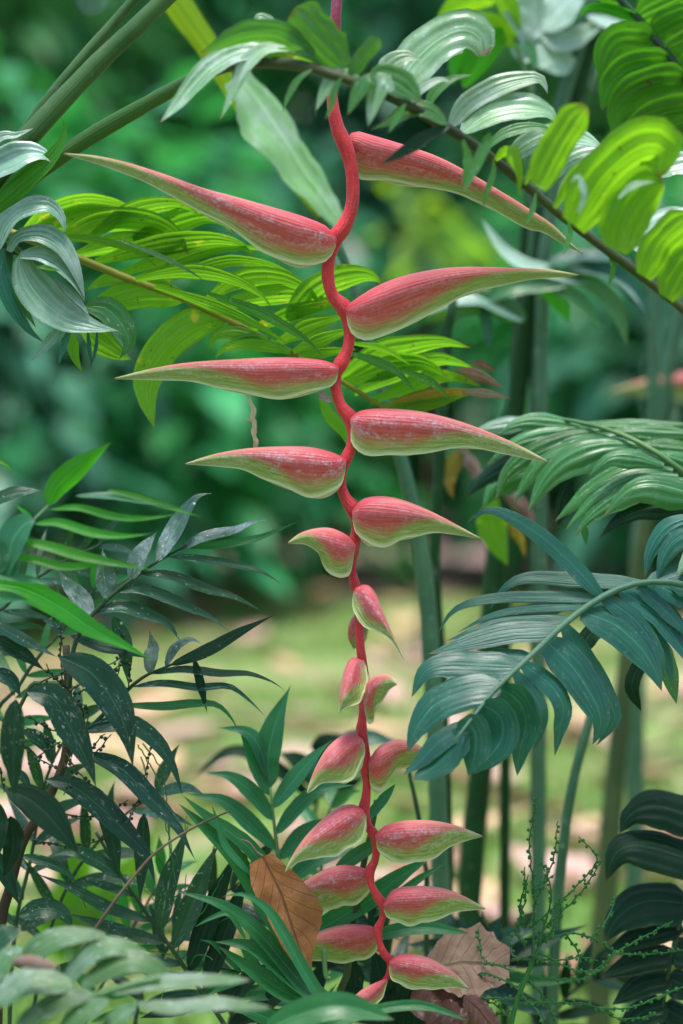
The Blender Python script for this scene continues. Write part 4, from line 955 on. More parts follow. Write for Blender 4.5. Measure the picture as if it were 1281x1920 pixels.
# ------------------------------------------------------------------ right middle ribbed frond
f9 = Thing('palm_frond', 'green ribbed palm frond with overlapping drooping leaflets above the split leaf', 'palm frond', P(1556, GY(.2), .2))
stem('rachis', f9, [(1556, GY(.2) + 8, .1), (1552, 1700, .1), (1535, 1200, .1), (1480, 1060, .1), (1400, 985, .08), (1281, 886, 0), (1232, 849, 0), (1157, 811, .02), (1063, 787, .06), (1000, 785, .1)], (9, 3), M['rachis_g'], .10, n=60)
grow(f9, [
    ([(1090, 797), (1010, 785), (965, 793), (935, 815)], 38, dict(y=.06)), ([(1100, 803), (1015, 812), (960, 832), (915, 868)], 40, dict(y=.05)),
    ([(1125, 806), (1050, 820), (985, 850), (945, 890), (930, 940)], 52, dict(y=.04)), ([(1155, 815), (1080, 830), (1018, 860), (985, 902), (962, 945)], 56, dict(y=.03)),
    ([(1195, 832), (1120, 835), (1060, 858), (1020, 898), (990, 960)], 70, dict(y=.015)), ([(1245, 872), (1190, 855), (1150, 855), (1125, 870), (1102, 895)], 40, dict(y=-.02)),
    ([(1262, 882), (1185, 878), (1120, 905), (1075, 943), (1040, 978)], 54, dict(y=.0)), ([(1272, 892), (1195, 893), (1130, 923), (1085, 963), (1060, 994)], 42, dict(y=-.01)), ([(1285, 900), (1205, 905), (1142, 938), (1100, 973), (1078, 1007)], 52, dict(y=-.02)),
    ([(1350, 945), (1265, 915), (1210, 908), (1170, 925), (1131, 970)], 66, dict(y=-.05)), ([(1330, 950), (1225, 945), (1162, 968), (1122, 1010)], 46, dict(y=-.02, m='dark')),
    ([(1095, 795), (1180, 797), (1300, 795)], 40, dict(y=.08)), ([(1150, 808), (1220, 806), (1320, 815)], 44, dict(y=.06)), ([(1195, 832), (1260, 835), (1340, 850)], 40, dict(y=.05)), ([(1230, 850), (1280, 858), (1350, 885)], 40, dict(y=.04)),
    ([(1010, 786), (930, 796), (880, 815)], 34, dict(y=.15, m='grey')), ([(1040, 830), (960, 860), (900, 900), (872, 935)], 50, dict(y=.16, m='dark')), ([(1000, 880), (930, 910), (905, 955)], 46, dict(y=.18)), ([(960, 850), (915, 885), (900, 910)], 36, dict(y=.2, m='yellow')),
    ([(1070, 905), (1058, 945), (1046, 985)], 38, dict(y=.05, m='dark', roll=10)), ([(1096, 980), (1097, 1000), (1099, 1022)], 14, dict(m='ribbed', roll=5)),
], M['ribbed'], .10, 34, curl=.5, fold=0, pleat=.05)
f10 = Thing('palm_frond', 'pair of dark curled leaflets hanging just above the split leaf', 'palm frond', P(1500, GY(.02), .02))
stem('rachis', f10, [(1500, GY(.02) + 8), (1498, 1700), (1490, 1150), (1420, 960), (1340, 965), (1290, 985)], (7, 5), M['rachis_g'], .02)
grow(f10, [([(1320, 965), (1255, 985), (1220, 1030), (1209, 1084)], 40, {}), ([(1330, 985), (1268, 1010), (1243, 1045), (1231, 1090)], 42, dict(y=-.02)), ([(1340, 1020), (1295, 1040), (1268, 1080)], 36, dict(m='frond_pale', y=-.03))], M['split'], .02, 30, curl=.4, fold=0, pleat=.05)
dl = Thing('withered_leaf', 'yellow and brown withered leaf hanging below the ribbed frond', 'withered leaf', P(900, 850, .45))
stem('leaf_stalk', dl, [(952, 870, .16), (930, 900, .05), (915, 930, .0)], 4, M['twig'], .45)
grow(dl, [([(925, 930), (922, 985), (935, 1025), (952, 1062)], 62, dict(m='yellow')), ([(880, 845), (855, 862), (842, 900), (850, 935)], 36, {}), ([(930, 900), (965, 935), (990, 965), (1000, 1000)], 34, dict(m='brown_curl')), ([(860, 840), (890, 880), (905, 915)], 30, dict(m='brown_curl')), ([(950, 970), (975, 1010), (985, 1045)], 22, {})], M['rotten_yellow'], .45, -10, rag=.3, name='blade')

# ------------------------------------------------------------------ split leaf (right)
f11 = Thing('split_leaf_plant', 'large blue-green deeply split leaf with pale midrib reaching towards the flower', 'plant', P(1480, GY(.05), .05))
stem('midrib', f11, [(x, y, dy - .02, r * 0.8) for x, y, dy, r in [(1480, GY(.05) + 8, .08, 12), (1475, 1700, .07, 12), (1440, 1250, .05, 11), (1370, 1130, .03, 9), (1281, 1096, .0, 8), (1205, 1092, 0, 7.5), (1141, 1113, -.01, 8), (1069, 1161, -.03, 7.5), (993, 1232, -.06, 7), (930, 1292, -.08, 5.5), (885, 1347, -.1, 4.5), (852, 1390, -.12, 3)]], 7, M['rachis_s'], 0, n=70)
grow(f11, [
    ([(1128, 1118), (1078, 1064), (1030, 1018), (985, 985), (943, 962), (908, 957), (875, 981)], 34, dict(y=-.02, prof='lobe', roll=25)),
    ([(1205, 1094), (1078, 1086), (993, 1083), (948, 1100), (917, 1145)], 30, dict(y=.0, prof='lobe', roll=35)),
    ([(1125, 1122), (1020, 1118), (930, 1121), (870, 1134), (840, 1155), (821, 1190)], 23, dict(y=-.02, prof='lobe')),
    ([(1100, 1138), (1000, 1140), (920, 1155), (856, 1187)], 16, dict(y=-.025)), ([(1070, 1160), (960, 1164), (900, 1179), (836, 1202)], 24, dict(y=-.03)),
    ([(1045, 1182), (950, 1187), (880, 1204), (803, 1226)], 41, dict(y=-.05, prof='lobe')), ([(995, 1230), (930, 1227), (890, 1235)], 24, dict(y=-.055)),
    ([(975, 1250), (900, 1247), (835, 1246), (795, 1262), (772, 1308)], 54, dict(y=-.07, prof='lobe', N=20)),
    ([(938, 1288), (870, 1297), (815, 1323), (780, 1368), (764, 1412)], 68, dict(y=-.09, prof='lobe')), ([(880, 1360), (825, 1390), (790, 1425), (756, 1454)], 39, dict(y=-.115)),
    ([(868, 1372), (845, 1405), (812, 1438), (772, 1463)], 59, dict(y=-.12)), ([(870, 1345), (890, 1375), (890, 1415), (880, 1455)], 63, dict(y=-.12, roll=20)),
    ([(1130, 1120), (1185, 1158), (1225, 1210), (1239, 1250), (1236, 1290)], 36, dict(y=-.03, roll=30)), ([(1163, 1106), (1230, 1150), (1268, 1200), (1300, 1255)], 39, dict(y=-.02)),
    ([(1198, 1098), (1250, 1148), (1300, 1200)], 28, dict(y=-.02)), ([(1230, 1098), (1285, 1125), (1340, 1165)], 36, dict(y=-.01)), ([(1215, 1094), (1262, 1075), (1330, 1060)], 34, dict(y=.0)), ([(1250, 1094), (1300, 1085), (1370, 1080)], 34, dict(y=.0)), ([(1170, 1105), (1215, 1165), (1250, 1235), (1262, 1290)], 34, dict(y=-.01)), ([(1215, 1096), (1262, 1160), (1300, 1240)], 34, dict(y=-.01)),
    ([(1260, 1098), (1310, 1110), (1370, 1130)], 32, dict(y=-.01)),
    ([(1090, 1148), (1150, 1170), (1200, 1214), (1228, 1258), (1241, 1296)], 67, dict(y=-.04, roll=40, prof='lobe')),
    ([(1235, 1200), (1254, 1255), (1269, 1320)], 37, dict(y=.03, m='ribbed')),
    ([(1058, 1174), (1100, 1240), (1140, 1308), (1152, 1350), (1118, 1398)], 41, dict(y=-.045, roll=25, prof='lobe')), ([(1022, 1200), (1075, 1253), (1116, 1318), (1126, 1360), (1111, 1396)], 68, dict(y=-.06, roll=30, prof='lobe')),
    ([(980, 1245), (1034, 1287), (1056, 1327), (1048, 1375), (1040, 1418)], 39, dict(y=-.07)), ([(965, 1260), (1004, 1310), (1016, 1347), (1002, 1408)], 30, dict(y=-.08)),
    ([(935, 1288), (976, 1318), (986, 1362), (975, 1410), (970, 1455)], 55, dict(y=-.09)), ([(905, 1322), (938, 1345), (938, 1392), (887, 1452)], 63, dict(y=-.11, roll=20)),
    ([(1205, 1235), (1185, 1285), (1203, 1334)], 30, dict(y=.08, m='dark')), ([(1070, 1125), (1000, 1148), (950, 1172)], 34, dict(y=.06, m='dark')), ([(1125, 1170), (1100, 1200), (1085, 1235)], 37, dict(y=.06, m='dark')),
], M['split'], 0.0, 34, name='lobe', prof='lobe', fold=3, curl=.10, pleat=.025, npl=6)

f12 = Thing('split_leaf_plant', 'very dark drooping split leaf beside the beaded fruit stalk', 'plant', P(1380, GY(.14), .14))
stem('midrib', f12, [(1380, GY(.14) + 8), (1375, 1700), (1345, 1600), (1310, 1620), (1285, 1690), (1265, 1770), (1248, 1850), (1238, 1940)], (10, 3), M['rachis_d'], .12)
grow(f12, [
    ([(1320, 1540), (1235, 1512), (1185, 1525), (1163, 1562)], 78, {}), ([(1320, 1620), (1210, 1587), (1157, 1597), (1136, 1652)], 78, dict(y=-.01)), ([(1295, 1695), (1212, 1690), (1160, 1720), (1132, 1768)], 84, {}),
    ([(1280, 1735), (1195, 1755), (1128, 1795)], 46, {}), ([(1268, 1788), (1197, 1800), (1126, 1834)], 50, {}), ([(1258, 1832), (1200, 1846), (1148, 1884)], 50, {}), ([(1250, 1882), (1200, 1902), (1155, 1940)], 56, {}),
    ([(1262, 1780), (1310, 1790)], 60, {}), ([(1255, 1835), (1310, 1860)], 56, {}), ([(1245, 1890), (1310, 1925)], 60, {}), ([(1330, 1500), (1290, 1520), (1270, 1560)], 60, dict(y=.04)),
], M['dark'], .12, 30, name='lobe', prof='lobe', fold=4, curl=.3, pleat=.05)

# ------------------------------------------------------------------ spotted palm, lower left
def PX3(z): return z
f13 = Thing('spotted_palm', 'small dark palm with grey-speckled leaflets and dark beaded fruit branches', 'palm', P(-12, GY(0), 0))
stem('trunk', f13, [(-12, GY(0) + 8), (-8, 2100), (0, 1760), (20, 1660), (45, 1572), (75, 1530), (100, 1480), (122, 1420), (128, 1360), (128, 1290), (124, 1210)], (11, 7), M['brown_stem'], 0, n=50)
def frond(thing, rach, r, rmat, items, mat, Y, roll, **kw):
    fr = stem('frond', thing, rach, r, rmat, Y)
    grow(thing, items, mat, Y, roll, parent=fr, **kw)
frond(f13, [(128, 1300), (140, 1210), (169, 1158), (217, 1110), (258, 1079), (300, 1050), (331, 1033), (350, 1022)], (5, 2), M['rachis_d'], [
    ([(172, 1158), (155, 1130), (125, 1095), (108, 1066)], 36, dict(m='cham_pale', roll=40)), ([(203, 1124), (195, 1080), (192, 1028)], 41, dict(m='cham_pale', roll=40)), ([(247, 1088), (262, 1045), (295, 996)], 34, dict(m='cham_pale', roll=40)),
    ([(293, 1055), (325, 1000), (355, 950), (373, 930), (398, 925)], 34, dict(m='cham_pale', roll=40)), ([(332, 1034), (385, 1007), (440, 995), (468, 982), (502, 974)], 20, dict(roll=45, m='cham_pale')), ([(345, 1026), (410, 1022), (480, 1010), (530, 990), (563, 977)], 16, dict(m='strap')),
    ([(315, 1044), (365, 1048), (440, 1060), (495, 1075), (532, 1098)], 16, dict(roll=50)), ([(262, 1076), (318, 1080), (385, 1105), (440, 1120), (497, 1149)], 21, dict(roll=45)),
    ([(217, 1110), (260, 1105), (310, 1120), (360, 1142), (400, 1160), (430, 1184)], 23, dict(roll=40)), ([(178, 1148), (230, 1138), (280, 1155), (315, 1170), (341, 1207)], 26, dict(roll=40)),
], M['cham'], -.02, 25, prof='lance')
frond(f13, [(126, 1420), (170, 1365), (222, 1312), (250, 1284), (277, 1265), (310, 1251), (352, 1233)], (5, 2), M['rachis_d'], [
    ([(280, 1264), (286, 1220), (280, 1180)], 28, dict(m='cham_pale', roll=40)), ([(310, 1250), (330, 1215), (358, 1200), (380, 1208)], 18, dict(roll=40, m='cham_pale')), ([(318, 1248), (385, 1222), (455, 1183), (517, 1152)], 25, dict(m='cham_dark')),
    ([(283, 1264), (345, 1256), (412, 1264), (467, 1264), (515, 1281), (537, 1299)], 16, dict(roll=50)), ([(248, 1288), (305, 1282), (372, 1290), (426, 1287), (461, 1308), (500, 1345)], 16, dict(roll=45)),
    ([(230, 1322), (304, 1325), (358, 1320), (404, 1321), (431, 1343), (451, 1377)], 18, dict(roll=30, m='strap')), ([(364, 1236), (375, 1280), (384, 1318), (389, 1338)], 18, dict(m='dark')), ([(213, 1155), (232, 1210), (241, 1285)], 33, {}),
], M['cham'], .0, 20, prof='lance')
frond(f13, [(128, 1330), (70, 1280), (40, 1320), (15, 1380)], (5, 3), M['rachis_d'], [
    ([(130, 1190), (185, 1213), (230, 1222), (287, 1236)], 21, dict(roll=40)), ([(-20, 1165), (50, 1205), (108, 1232)], 25, dict(roll=45)), ([(-20, 1195), (40, 1225), (85, 1258)], 33, {}),
    ([(110, 1232), (170, 1262), (212, 1315), (238, 1375), (250, 1442)], 69, dict(y=-.05, m='cham_dark')), ([(50, 1298), (98, 1308), (125, 1352), (150, 1400), (166, 1432), (181, 1478)], 61, dict(y=-.06)),
    ([(30, 1310), (26, 1380), (25, 1440), (27, 1505)], 48, dict(y=-.12)), ([(-20, 1258), (20, 1275), (40, 1308)], 30, {}), ([(120, 1185), (90, 1165), (78, 1165)], 15, {}),
    ([(155, 1372), (235, 1356), (290, 1388), (325, 1440), (343, 1494)], 36, {}), ([(155, 1412), (225, 1440), (280, 1495), (330, 1548), (367, 1614)], 39, {}), ([(85, 1462), (135, 1474), (190, 1515), (240, 1565), (275, 1605), (293, 1664)], 48, {}),
    ([(10, 1482), (55, 1500), (100, 1540), (152, 1606)], 64, dict(y=-.1, m='dark')), ([(45, 1368), (80, 1393), (104, 1430)], 28, {}), ([(20, 1530), (25, 1590), (5, 1650)], 41, dict(m='dark', y=-.04)), ([(28, 1443), (45, 1460), (60, 1482)], 18, {}),
    ([(180, 1475), (205, 1550), (226, 1655)], 36, dict(y=.04)), ([(270, 1525), (268, 1600), (262, 1695)], 31, dict(y=.04)),
    ([(-20, 1590), (10, 1640), (38, 1700)], 33, dict(m='dark')), ([(-10, 1500), (-5, 1560), (-20, 1640)], 41, dict(m='dark', y=-.05)),
], M['cham_dark'], -.01, 22, prof='lance')
frond(f13, [(180, 1560), (215, 1620), (231, 1647), (292, 1737), (330, 1790), (357, 1830), (420, 1920), (470, 2010)], (3, 5), M['rachis_d'], [
    ([(232, 1647), (183, 1615), (134, 1596), (84, 1608)], 30, {}), ([(253, 1680), (200, 1662), (146, 1650)], 18, {}), ([(286, 1728), (203, 1702), (134, 1665), (65, 1637)], 25, {}), ([(313, 1768), (243, 1752), (183, 1732), (117, 1710)], 28, {}), ([(342, 1809), (284, 1800), (238, 1783)], 20, {}),
    ([(300, 1745), (315, 1660), (335, 1600), (354, 1545)], 39, {}), ([(325, 1780), (360, 1700), (393, 1615), (414, 1580)], 43, {}), ([(355, 1825), (385, 1740), (425, 1640), (450, 1588)], 44, dict(m='dark')), ([(382, 1858), (415, 1770), (445, 1690), (472, 1618)], 41, dict(m='dark')),
    ([(35, 1718), (80, 1704), (120, 1715), (137, 1752)], 41, {}), ([(40, 1604), (95, 1620), (130, 1640), (147, 1666)], 21, {}), ([(410, 1900), (450, 1850), (510, 1800)], 38, dict(m='dark')), ([(430, 1925), (500, 1880), (570, 1835)], 38, dict(m='dark')),
    ([(360, 1835), (300, 1840), (240, 1850)], 33, dict(m='dark')), ([(390, 1875), (330, 1890), (260, 1910)], 36, dict(m='dark')), ([(455, 1960), (530, 1910), (640, 1870)], 38, dict(m='dark')),
], M['cham'], .05, 18, prof='lance')

def beads(name, parent_thing, branches, r, mat, Y, bead, gap, seed):
    """fruit branches: each a thin twig with tiny round fruits set along it"""
    rg = random.Random(seed)
    ico = []
    for i in range(3):
        for k in range(6):
            th = 2 * math.pi * k / 6; la = (-0.9 + 0.9 * i)
            ico.append(Vector((math.cos(la) * math.cos(th), math.cos(la) * math.sin(th), math.sin(la))))
    ico += [Vector((0, 0, -1)), Vector((0, 0, 1))]
    fc = [(i * 6 + k, i * 6 + (k + 1) % 6, (i + 1) * 6 + (k + 1) % 6, (i + 1) * 6 + k) for i in range(2) for k in range(6)]
    fc += [(18, (k + 1) % 6, k) for k in range(6)] + [(19, 12 + k, 12 + (k + 1) % 6) for k in range(6)]
    for pts in branches:
        dy = rg.uniform(-.05, .05)
        L = sum(math.dist(a[:2], b[:2]) for a, b in zip(pts, pts[1:]))
        n = max(6, int(L / 7))
        q = []
        for i, p in enumerate(pts):
            v = P(p[0], p[1], Y + dy * (i / max(1, len(pts) - 1))); q.append(tuple(v))
        s = catmull(q, n)
        s = [tuple(Vector(a) + Vector((rg.uniform(-1, 1), rg.uniform(-1, 1), rg.uniform(-1, 1))) * 0.0007) for a in s]
        V, F, U = tube_data(s, [(r * (1 - 0.5 * i / n)) * MPP(Y) for i in range(n)], 5)
        if bead:
            m = int(L / gap)
            for k in range(1, m):
                f = k / m * (n - 1); j = min(int(f), n - 2)
                c = Vector(s[j]).lerp(Vector(s[j + 1]), f - j)
                a = rg.random() * 6.28
                c += Vector((math.cos(a), rg.uniform(-1, 1), math.sin(a))).normalized() * (r + bead * .7) * MPP(Y)
                b0 = len(V); br = bead * rg.uniform(.8, 1.2) * MPP(Y)
                V += [c + w_ * br for w_ in ico]; U += [(0, 0)] * 20
                F += [tuple(b0 + x for x in f_) for f_ in fc]
        mesh_obj(name, V, F, mat, parent_thing.o, U, parent_thing.base)

beads('fruit_branch', f13, [
    [(114, 1165), (114, 1230), (119, 1283), (130, 1330)], [(127, 1300), (190, 1253), (225, 1235), (244, 1200)], [(132, 1310), (200, 1264), (242, 1236)], [(226, 1235), (220, 1270), (217, 1296)], [(239, 1238), (244, 1270), (232, 1314)],
    [(75, 1279), (106, 1267), (126, 1261)], [(120, 1378), (80, 1360), (50, 1342)], [(122, 1402), (80, 1381), (47, 1364)], [(118, 1445), (80, 1426), (42, 1392)], [(165, 1412), (196, 1375)], [(178, 1415), (208, 1377)], [(124, 1412), (149, 1450), (177, 1487)],
    [(100, 1519), (149, 1532), (199, 1524), (242, 1498)], [(234, 1548), (252, 1516), (271, 1463), (290, 1365)], [(62, 1575), (119, 1585), (172, 1580), (210, 1568)], [(130, 1310), (151, 1325), (157, 1350), (153, 1395)], [(0, 1440), (8, 1486)], [(112, 1390), (70, 1420), (55, 1440)],
    [(130, 1330), (140, 1370), (135, 1420)], [(136, 1310), (165, 1330), (160, 1365)], [(128, 1290), (95, 1262), (88, 1245)], [(224, 1180), (236, 1215), (238, 1240)], [(88, 1480), (84, 1530), (88, 1560)], [(120, 1430), (135, 1460), (120, 1490)], [(170, 1278), (185, 1245), (176, 1228)]],
    1.8, M['fruit_d'], -.03, 3.7, 11, 11)
beads('bare_fruit_branch', f13, [
    [(258, 1395), (290, 1450), (308, 1505), (322, 1600), (322, 1700)], [(268, 1395), (300, 1440), (315, 1520), (318, 1640)], [(265, 1420), (280, 1470), (310, 1540), (330, 1660)], [(330, 1800), (345, 1740), (380, 1710), (420, 1640)], [(340, 1800), (400, 1740), (430, 1720)],
    [(310, 1760), (290, 1690), (250, 1650)], [(300, 1750), (340, 1690), (350, 1640)], [(200, 1770), (260, 1780), (330, 1790)], [(270, 1820), (260, 1770), (245, 1740)], [(322, 1820), (310, 1850), (300, 1890)], [(160, 1700), (155, 1680), (165, 1655)], [(345, 1830), (370, 1790), (400, 1800)],
    [(310, 1700), (330, 1680), (365, 1660)], [(320, 1640), (290, 1600), (270, 1590)], [(322, 1610), (345, 1570), (350, 1530)]],
    1.6, M['fruit'], .06, 0, 12, 12)

tw = Thing('dry_twig', 'thin bare brown twig slanting across the spotted palm leaves', 'twig', P(172, 1752, -.06))
stem('twig', tw, [(140, 1800), (172, 1752), (215, 1690), (250, 1645), (290, 1600), (335, 1568), (380, 1543), (432, 1520)], (3.8, 1.7), M['twig'], -.06, n=40, ns=8)
# fresh green frond in front of the spotted palm
f14 = Thing('palm_frond', 'fresh bright green frond with long soft blades above the speckled palm', 'palm frond', P(-215, GY(-.16), -.16))
stem('rachis', f14, [(-215, GY(-.16) + 8), (-212, 1900), (-180, 1420), (-60, 1180), (20, 1030), (62, 975), (90, 948)], (5, 2), M['rachis_g'], -.16)
grow(f14, [
    ([(90, 948), (110, 910), (155, 870), (210, 828)], 46, dict(roll=-15, prof='lance')), ([(66, 975), (45, 985), (22, 1020), (10, 1095)], 56, dict(m='young', roll=35)),
    ([(92, 955), (150, 952), (210, 968), (270, 972), (345, 962)], 16, {}), ([(64, 982), (110, 980), (170, 998), (230, 1005), (290, 1000)], 20, {}), ([(20, 1012), (80, 1022), (150, 1042), (210, 1055), (295, 1070)], 22, {}),
    ([(10, 1040), (60, 1048), (120, 1062), (180, 1058), (240, 1050)], 18, {}), ([(-20, 1075), (40, 1085), (103, 1095)], 18, dict(m='strap', roll=45)), ([(-20, 1120), (30, 1122), (55, 1125)], 22, dict(m='strap', roll=45)),
    ([(200, 918), (250, 930), (300, 945), (380, 970)], 14, {}), ([(140, 930), (200, 930), (270, 940), (340, 952)], 14, dict(m='young', roll=45)),
    ([(-30, 1095), (40, 1104), (110, 1138), (170, 1178), (230, 1208), (290, 1240)], 46, dict(y=.04, roll=10)), ([(-20, 945), (30, 925), (80, 920)], 26, dict(m='cham', y=.1, roll=40)), ([(-20, 860), (8, 868), (26, 886)], 10, dict(y=.1)),
    ([(62, 972), (40, 955), (24, 943)], 8, dict(y=.02)), ([(-10, 1010), (0, 1050), (-10, 1090)], 40, dict(m='young')),
], M['bright'], -.17, 15, prof='lance', name='blade')

# foreground frond, bottom left, out of focus
f15 = Thing('palm_frond', 'pale green speckled frond blurred in front of the spotted palm', 'palm frond', P(-190, GY(-.33), -.33))
stem('rachis', f15, [(-190, GY(-.33) + 10), (-180, 2500), (-120, 2150), (-20, 1990), (120, 1890), (230, 1850), (300, 1835)], (9, 4), M['rachis_g'], -.33)
grow(f15, [
    ([(110, 1870), (60, 1800), (110, 1760), (200, 1752)], 46, dict(y=.04)), ([(120, 1850), (160, 1795), (215, 1775), (290, 1800)], 42, dict(y=.03)), ([(150, 1850), (230, 1805), (290, 1815), (330, 1850)], 46, dict(y=.02)),
    ([(200, 1862), (280, 1845), (365, 1838), (470, 1838)], 30, {}), ([(250, 1880), (325, 1890), (406, 1882), (508, 1890)], 30, dict(y=-.02)), ([(140, 1850), (60, 1840), (0, 1870), (-30, 1900)], 56, {}), ([(175, 1862), (110, 1880), (50, 1915), (20, 1950)], 43, dict(y=-.01)),
    ([(205, 1875), (150, 1905), (100, 1950)], 40, dict(y=-.02)), ([(255, 1885), (220, 1910), (180, 1955)], 36, dict(y=-.02)), ([(20, 1800), (60, 1794), (110, 1812)], 24, dict(m='brown_curl', y=-.02, curl=1.0)), ([(-20, 1790), (0, 1760), (40, 1745)], 42, dict(m='cham', y=.1)),
    ([(-20, 1840), (10, 1800), (50, 1780)], 42, dict(y=.05)),
], M['fore'], -.33, 42, prof='oval', fold=4)

# ------------------------------------------------------------------ young palms, bottom centre
f16 = Thing('young_palm', 'young palm with soft green leaflets fanning up behind the rust-brown dead leaf', 'palm', P(585, GY(.1), .1))
frond(f16, [(585, GY(.1) + 8), (575, 2100), (550, 1800), (528, 1660), (521, 1601), (512, 1525), (507, 1476)], (6, 2.5), M['rachis_g'], [
    ([(507, 1478), (503, 1424), (518, 1352), (545, 1285)], 50, {}), ([(506, 1492), (478, 1430), (449, 1368)], 32, {}), ([(504, 1460), (486, 1401), (460, 1372), (408, 1364)], 30, {}), ([(511, 1516), (547, 1468), (584, 1424), (624, 1386)], 34, {}),
    ([(512, 1539), (474, 1488), (431, 1456), (383, 1448)], 32, {}), ([(517, 1565), (561, 1511), (604, 1479), (668, 1472)], 30, {}), ([(519, 1594), (474, 1549), (417, 1502), (346, 1487)], 34, {}), ([(525, 1612), (570, 1560), (625, 1530)], 30, {}), ([(530, 1660), (600, 1610), (690, 1590)], 32, {}),
], M['young'], .1, 24, prof='lance')
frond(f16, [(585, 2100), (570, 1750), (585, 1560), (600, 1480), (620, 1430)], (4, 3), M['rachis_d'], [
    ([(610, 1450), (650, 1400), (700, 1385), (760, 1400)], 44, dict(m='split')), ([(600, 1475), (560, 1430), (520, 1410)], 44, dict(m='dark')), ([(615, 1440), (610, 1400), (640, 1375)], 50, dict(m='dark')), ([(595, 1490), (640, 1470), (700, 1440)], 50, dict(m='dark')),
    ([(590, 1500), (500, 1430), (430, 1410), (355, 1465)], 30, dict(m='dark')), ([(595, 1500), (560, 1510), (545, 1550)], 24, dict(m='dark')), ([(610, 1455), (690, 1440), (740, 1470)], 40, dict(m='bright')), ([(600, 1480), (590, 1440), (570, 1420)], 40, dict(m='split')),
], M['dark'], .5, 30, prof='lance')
f17 = Thing('strap_leaf_plant', 'clump of long green strap leaves sweeping across the rust-brown dead leaf', 'plant', P(700, GY(-.03), -.03))
grow(f17, [
    ([(680, 1985), (625, 1903), (560, 1838), (488, 1753), (418, 1698), (330, 1671)], 34, dict(N=22)), ([(670, 1960), (605, 1880), (540, 1826), (470, 1775), (402, 1766)], 40, {}), ([(675, 1960), (610, 1894), (540, 1863), (470, 1818), (408, 1773)], 40, {}),
    ([(660, 1960), (583, 1842), (530, 1748), (498, 1702), (454, 1677), (415, 1682)], 24, dict(y=-.06, N=22)), ([(500, 1930), (560, 1905), (640, 1888), (740, 1912)], 56, dict(y=-.18)),
    ([(560, 1720), (478, 1602), (431, 1560), (388, 1531), (342, 1491)], 30, dict(y=.02)), ([(540, 1780), (466, 1650), (431, 1598), (388, 1555), (334, 1506)], 36, dict(y=.02)), ([(470, 1640), (425, 1590), (410, 1550), (398, 1510)], 14, dict(y=.0)),
    ([(600, 1930), (700, 1896), (790, 1886), (880, 1914)], 22, dict(y=-.08)), ([(570, 1760), (684, 1693), (750, 1644), (810, 1606)], 40, dict(y=.08)), ([(690, 1760), (782, 1740), (880, 1750)], 28, dict(y=.07)), ([(700, 1720), (770, 1660), (835, 1618)], 16, dict(y=.1)),
    ([(630, 1632), (690, 1592), (730, 1570)], 28, dict(y=.06)), ([(690, 1920), (715, 1860), (700, 1780)], 50, dict(y=.1, m='dark')), ([(735, 1940), (745, 1860), (735, 1790)], 44, dict(y=.1, m='dark')), ([(720, 1790), (705, 1740), (690, 1680)], 26, dict(y=.1, m='dark')),
    ([(640, 1920), (665, 1850), (660, 1790)], 40, dict(y=.1, m='dark')), ([(690, 1535), (715, 1505), (742, 1470)], 20, dict(y=.05, m='young')), ([(560, 1930), (590, 1850), (620, 1800)], 46, dict(y=.1, m='dark')), ([(640, 1940), (600, 1900), (540, 1880)], 46, dict(y=.06, m='strap')),
    ([(770, 1960), (780, 1880), (770, 1810)], 50, dict(y=.12, m='dark')), ([(600, 1960), (480, 1900), (420, 1890)], 36, dict(y=.02)), ([(460, 1760), (430, 1715), (400, 1720), (365, 1738)], 10, dict(y=-.02)),
], M['strap'], -.03, 22, prof='strap', name='blade', fold=16)
stem('crown_base', f17, [(700, GY(-.03) + 8), (692, 2300), (676, 1965)], (14, 20), M['cane_brown'], -.03)
stem('stalk', f17, [(706, 1500, .05), (700, 1540, .05), (682, 1620, .05), (664, 1730, .05), (650, 1830, .05), (635, 1920, .05), (625, GY(.05) + 8, .05)], (5, 8), M['cane_brown'], 0)
stem('tendril', f17, [(607, 1780), (609, 1810), (612, 1832), (620, 1834)], (5, 4), M['rachis_g'], -.02)
f20 = Thing('speckled_seedling', 'low dark blue-green speckled leaves spreading behind the tan dead leaf', 'plant', P(880, GY(.25), .25))
stem('stalk', f20, [(880, GY(.25) + 8), (880, 2000), (885, 1790)], (6, 4), M['rachis_d'], .25)
grow(f20, [([(885, 1800), (880, 1760), (858, 1712)], 40, {}), ([(885, 1800), (900, 1760), (897, 1708)], 40, {}), ([(885, 1800), (915, 1760), (942, 1714)], 44, {}), ([(885, 1800), (850, 1765), (800, 1738)], 44, {}), ([(880, 1800), (820, 1780), (760, 1770)], 44, {}),
           ([(890, 1800), (950, 1760), (1010, 1738)], 44, {}), ([(890, 1800), (980, 1780), (1105, 1732)], 36, {}), ([(890, 1805), (960, 1800), (1040, 1810)], 40, {}), ([(880, 1810), (830, 1830), (790, 1870)], 44, {}), ([(885, 1810), (920, 1850), (990, 1880)], 44, {}),
           ([(885, 1810), (1000, 1840), (1100, 1835)], 24, dict(m='strap')), ([(885, 1820), (960, 1870), (1060, 1915)], 40, {}), ([(885, 1800), (860, 1750), (830, 1700)], 34, {})], M['cham_dark'], .22, 25, prof='lance', name='leaf')

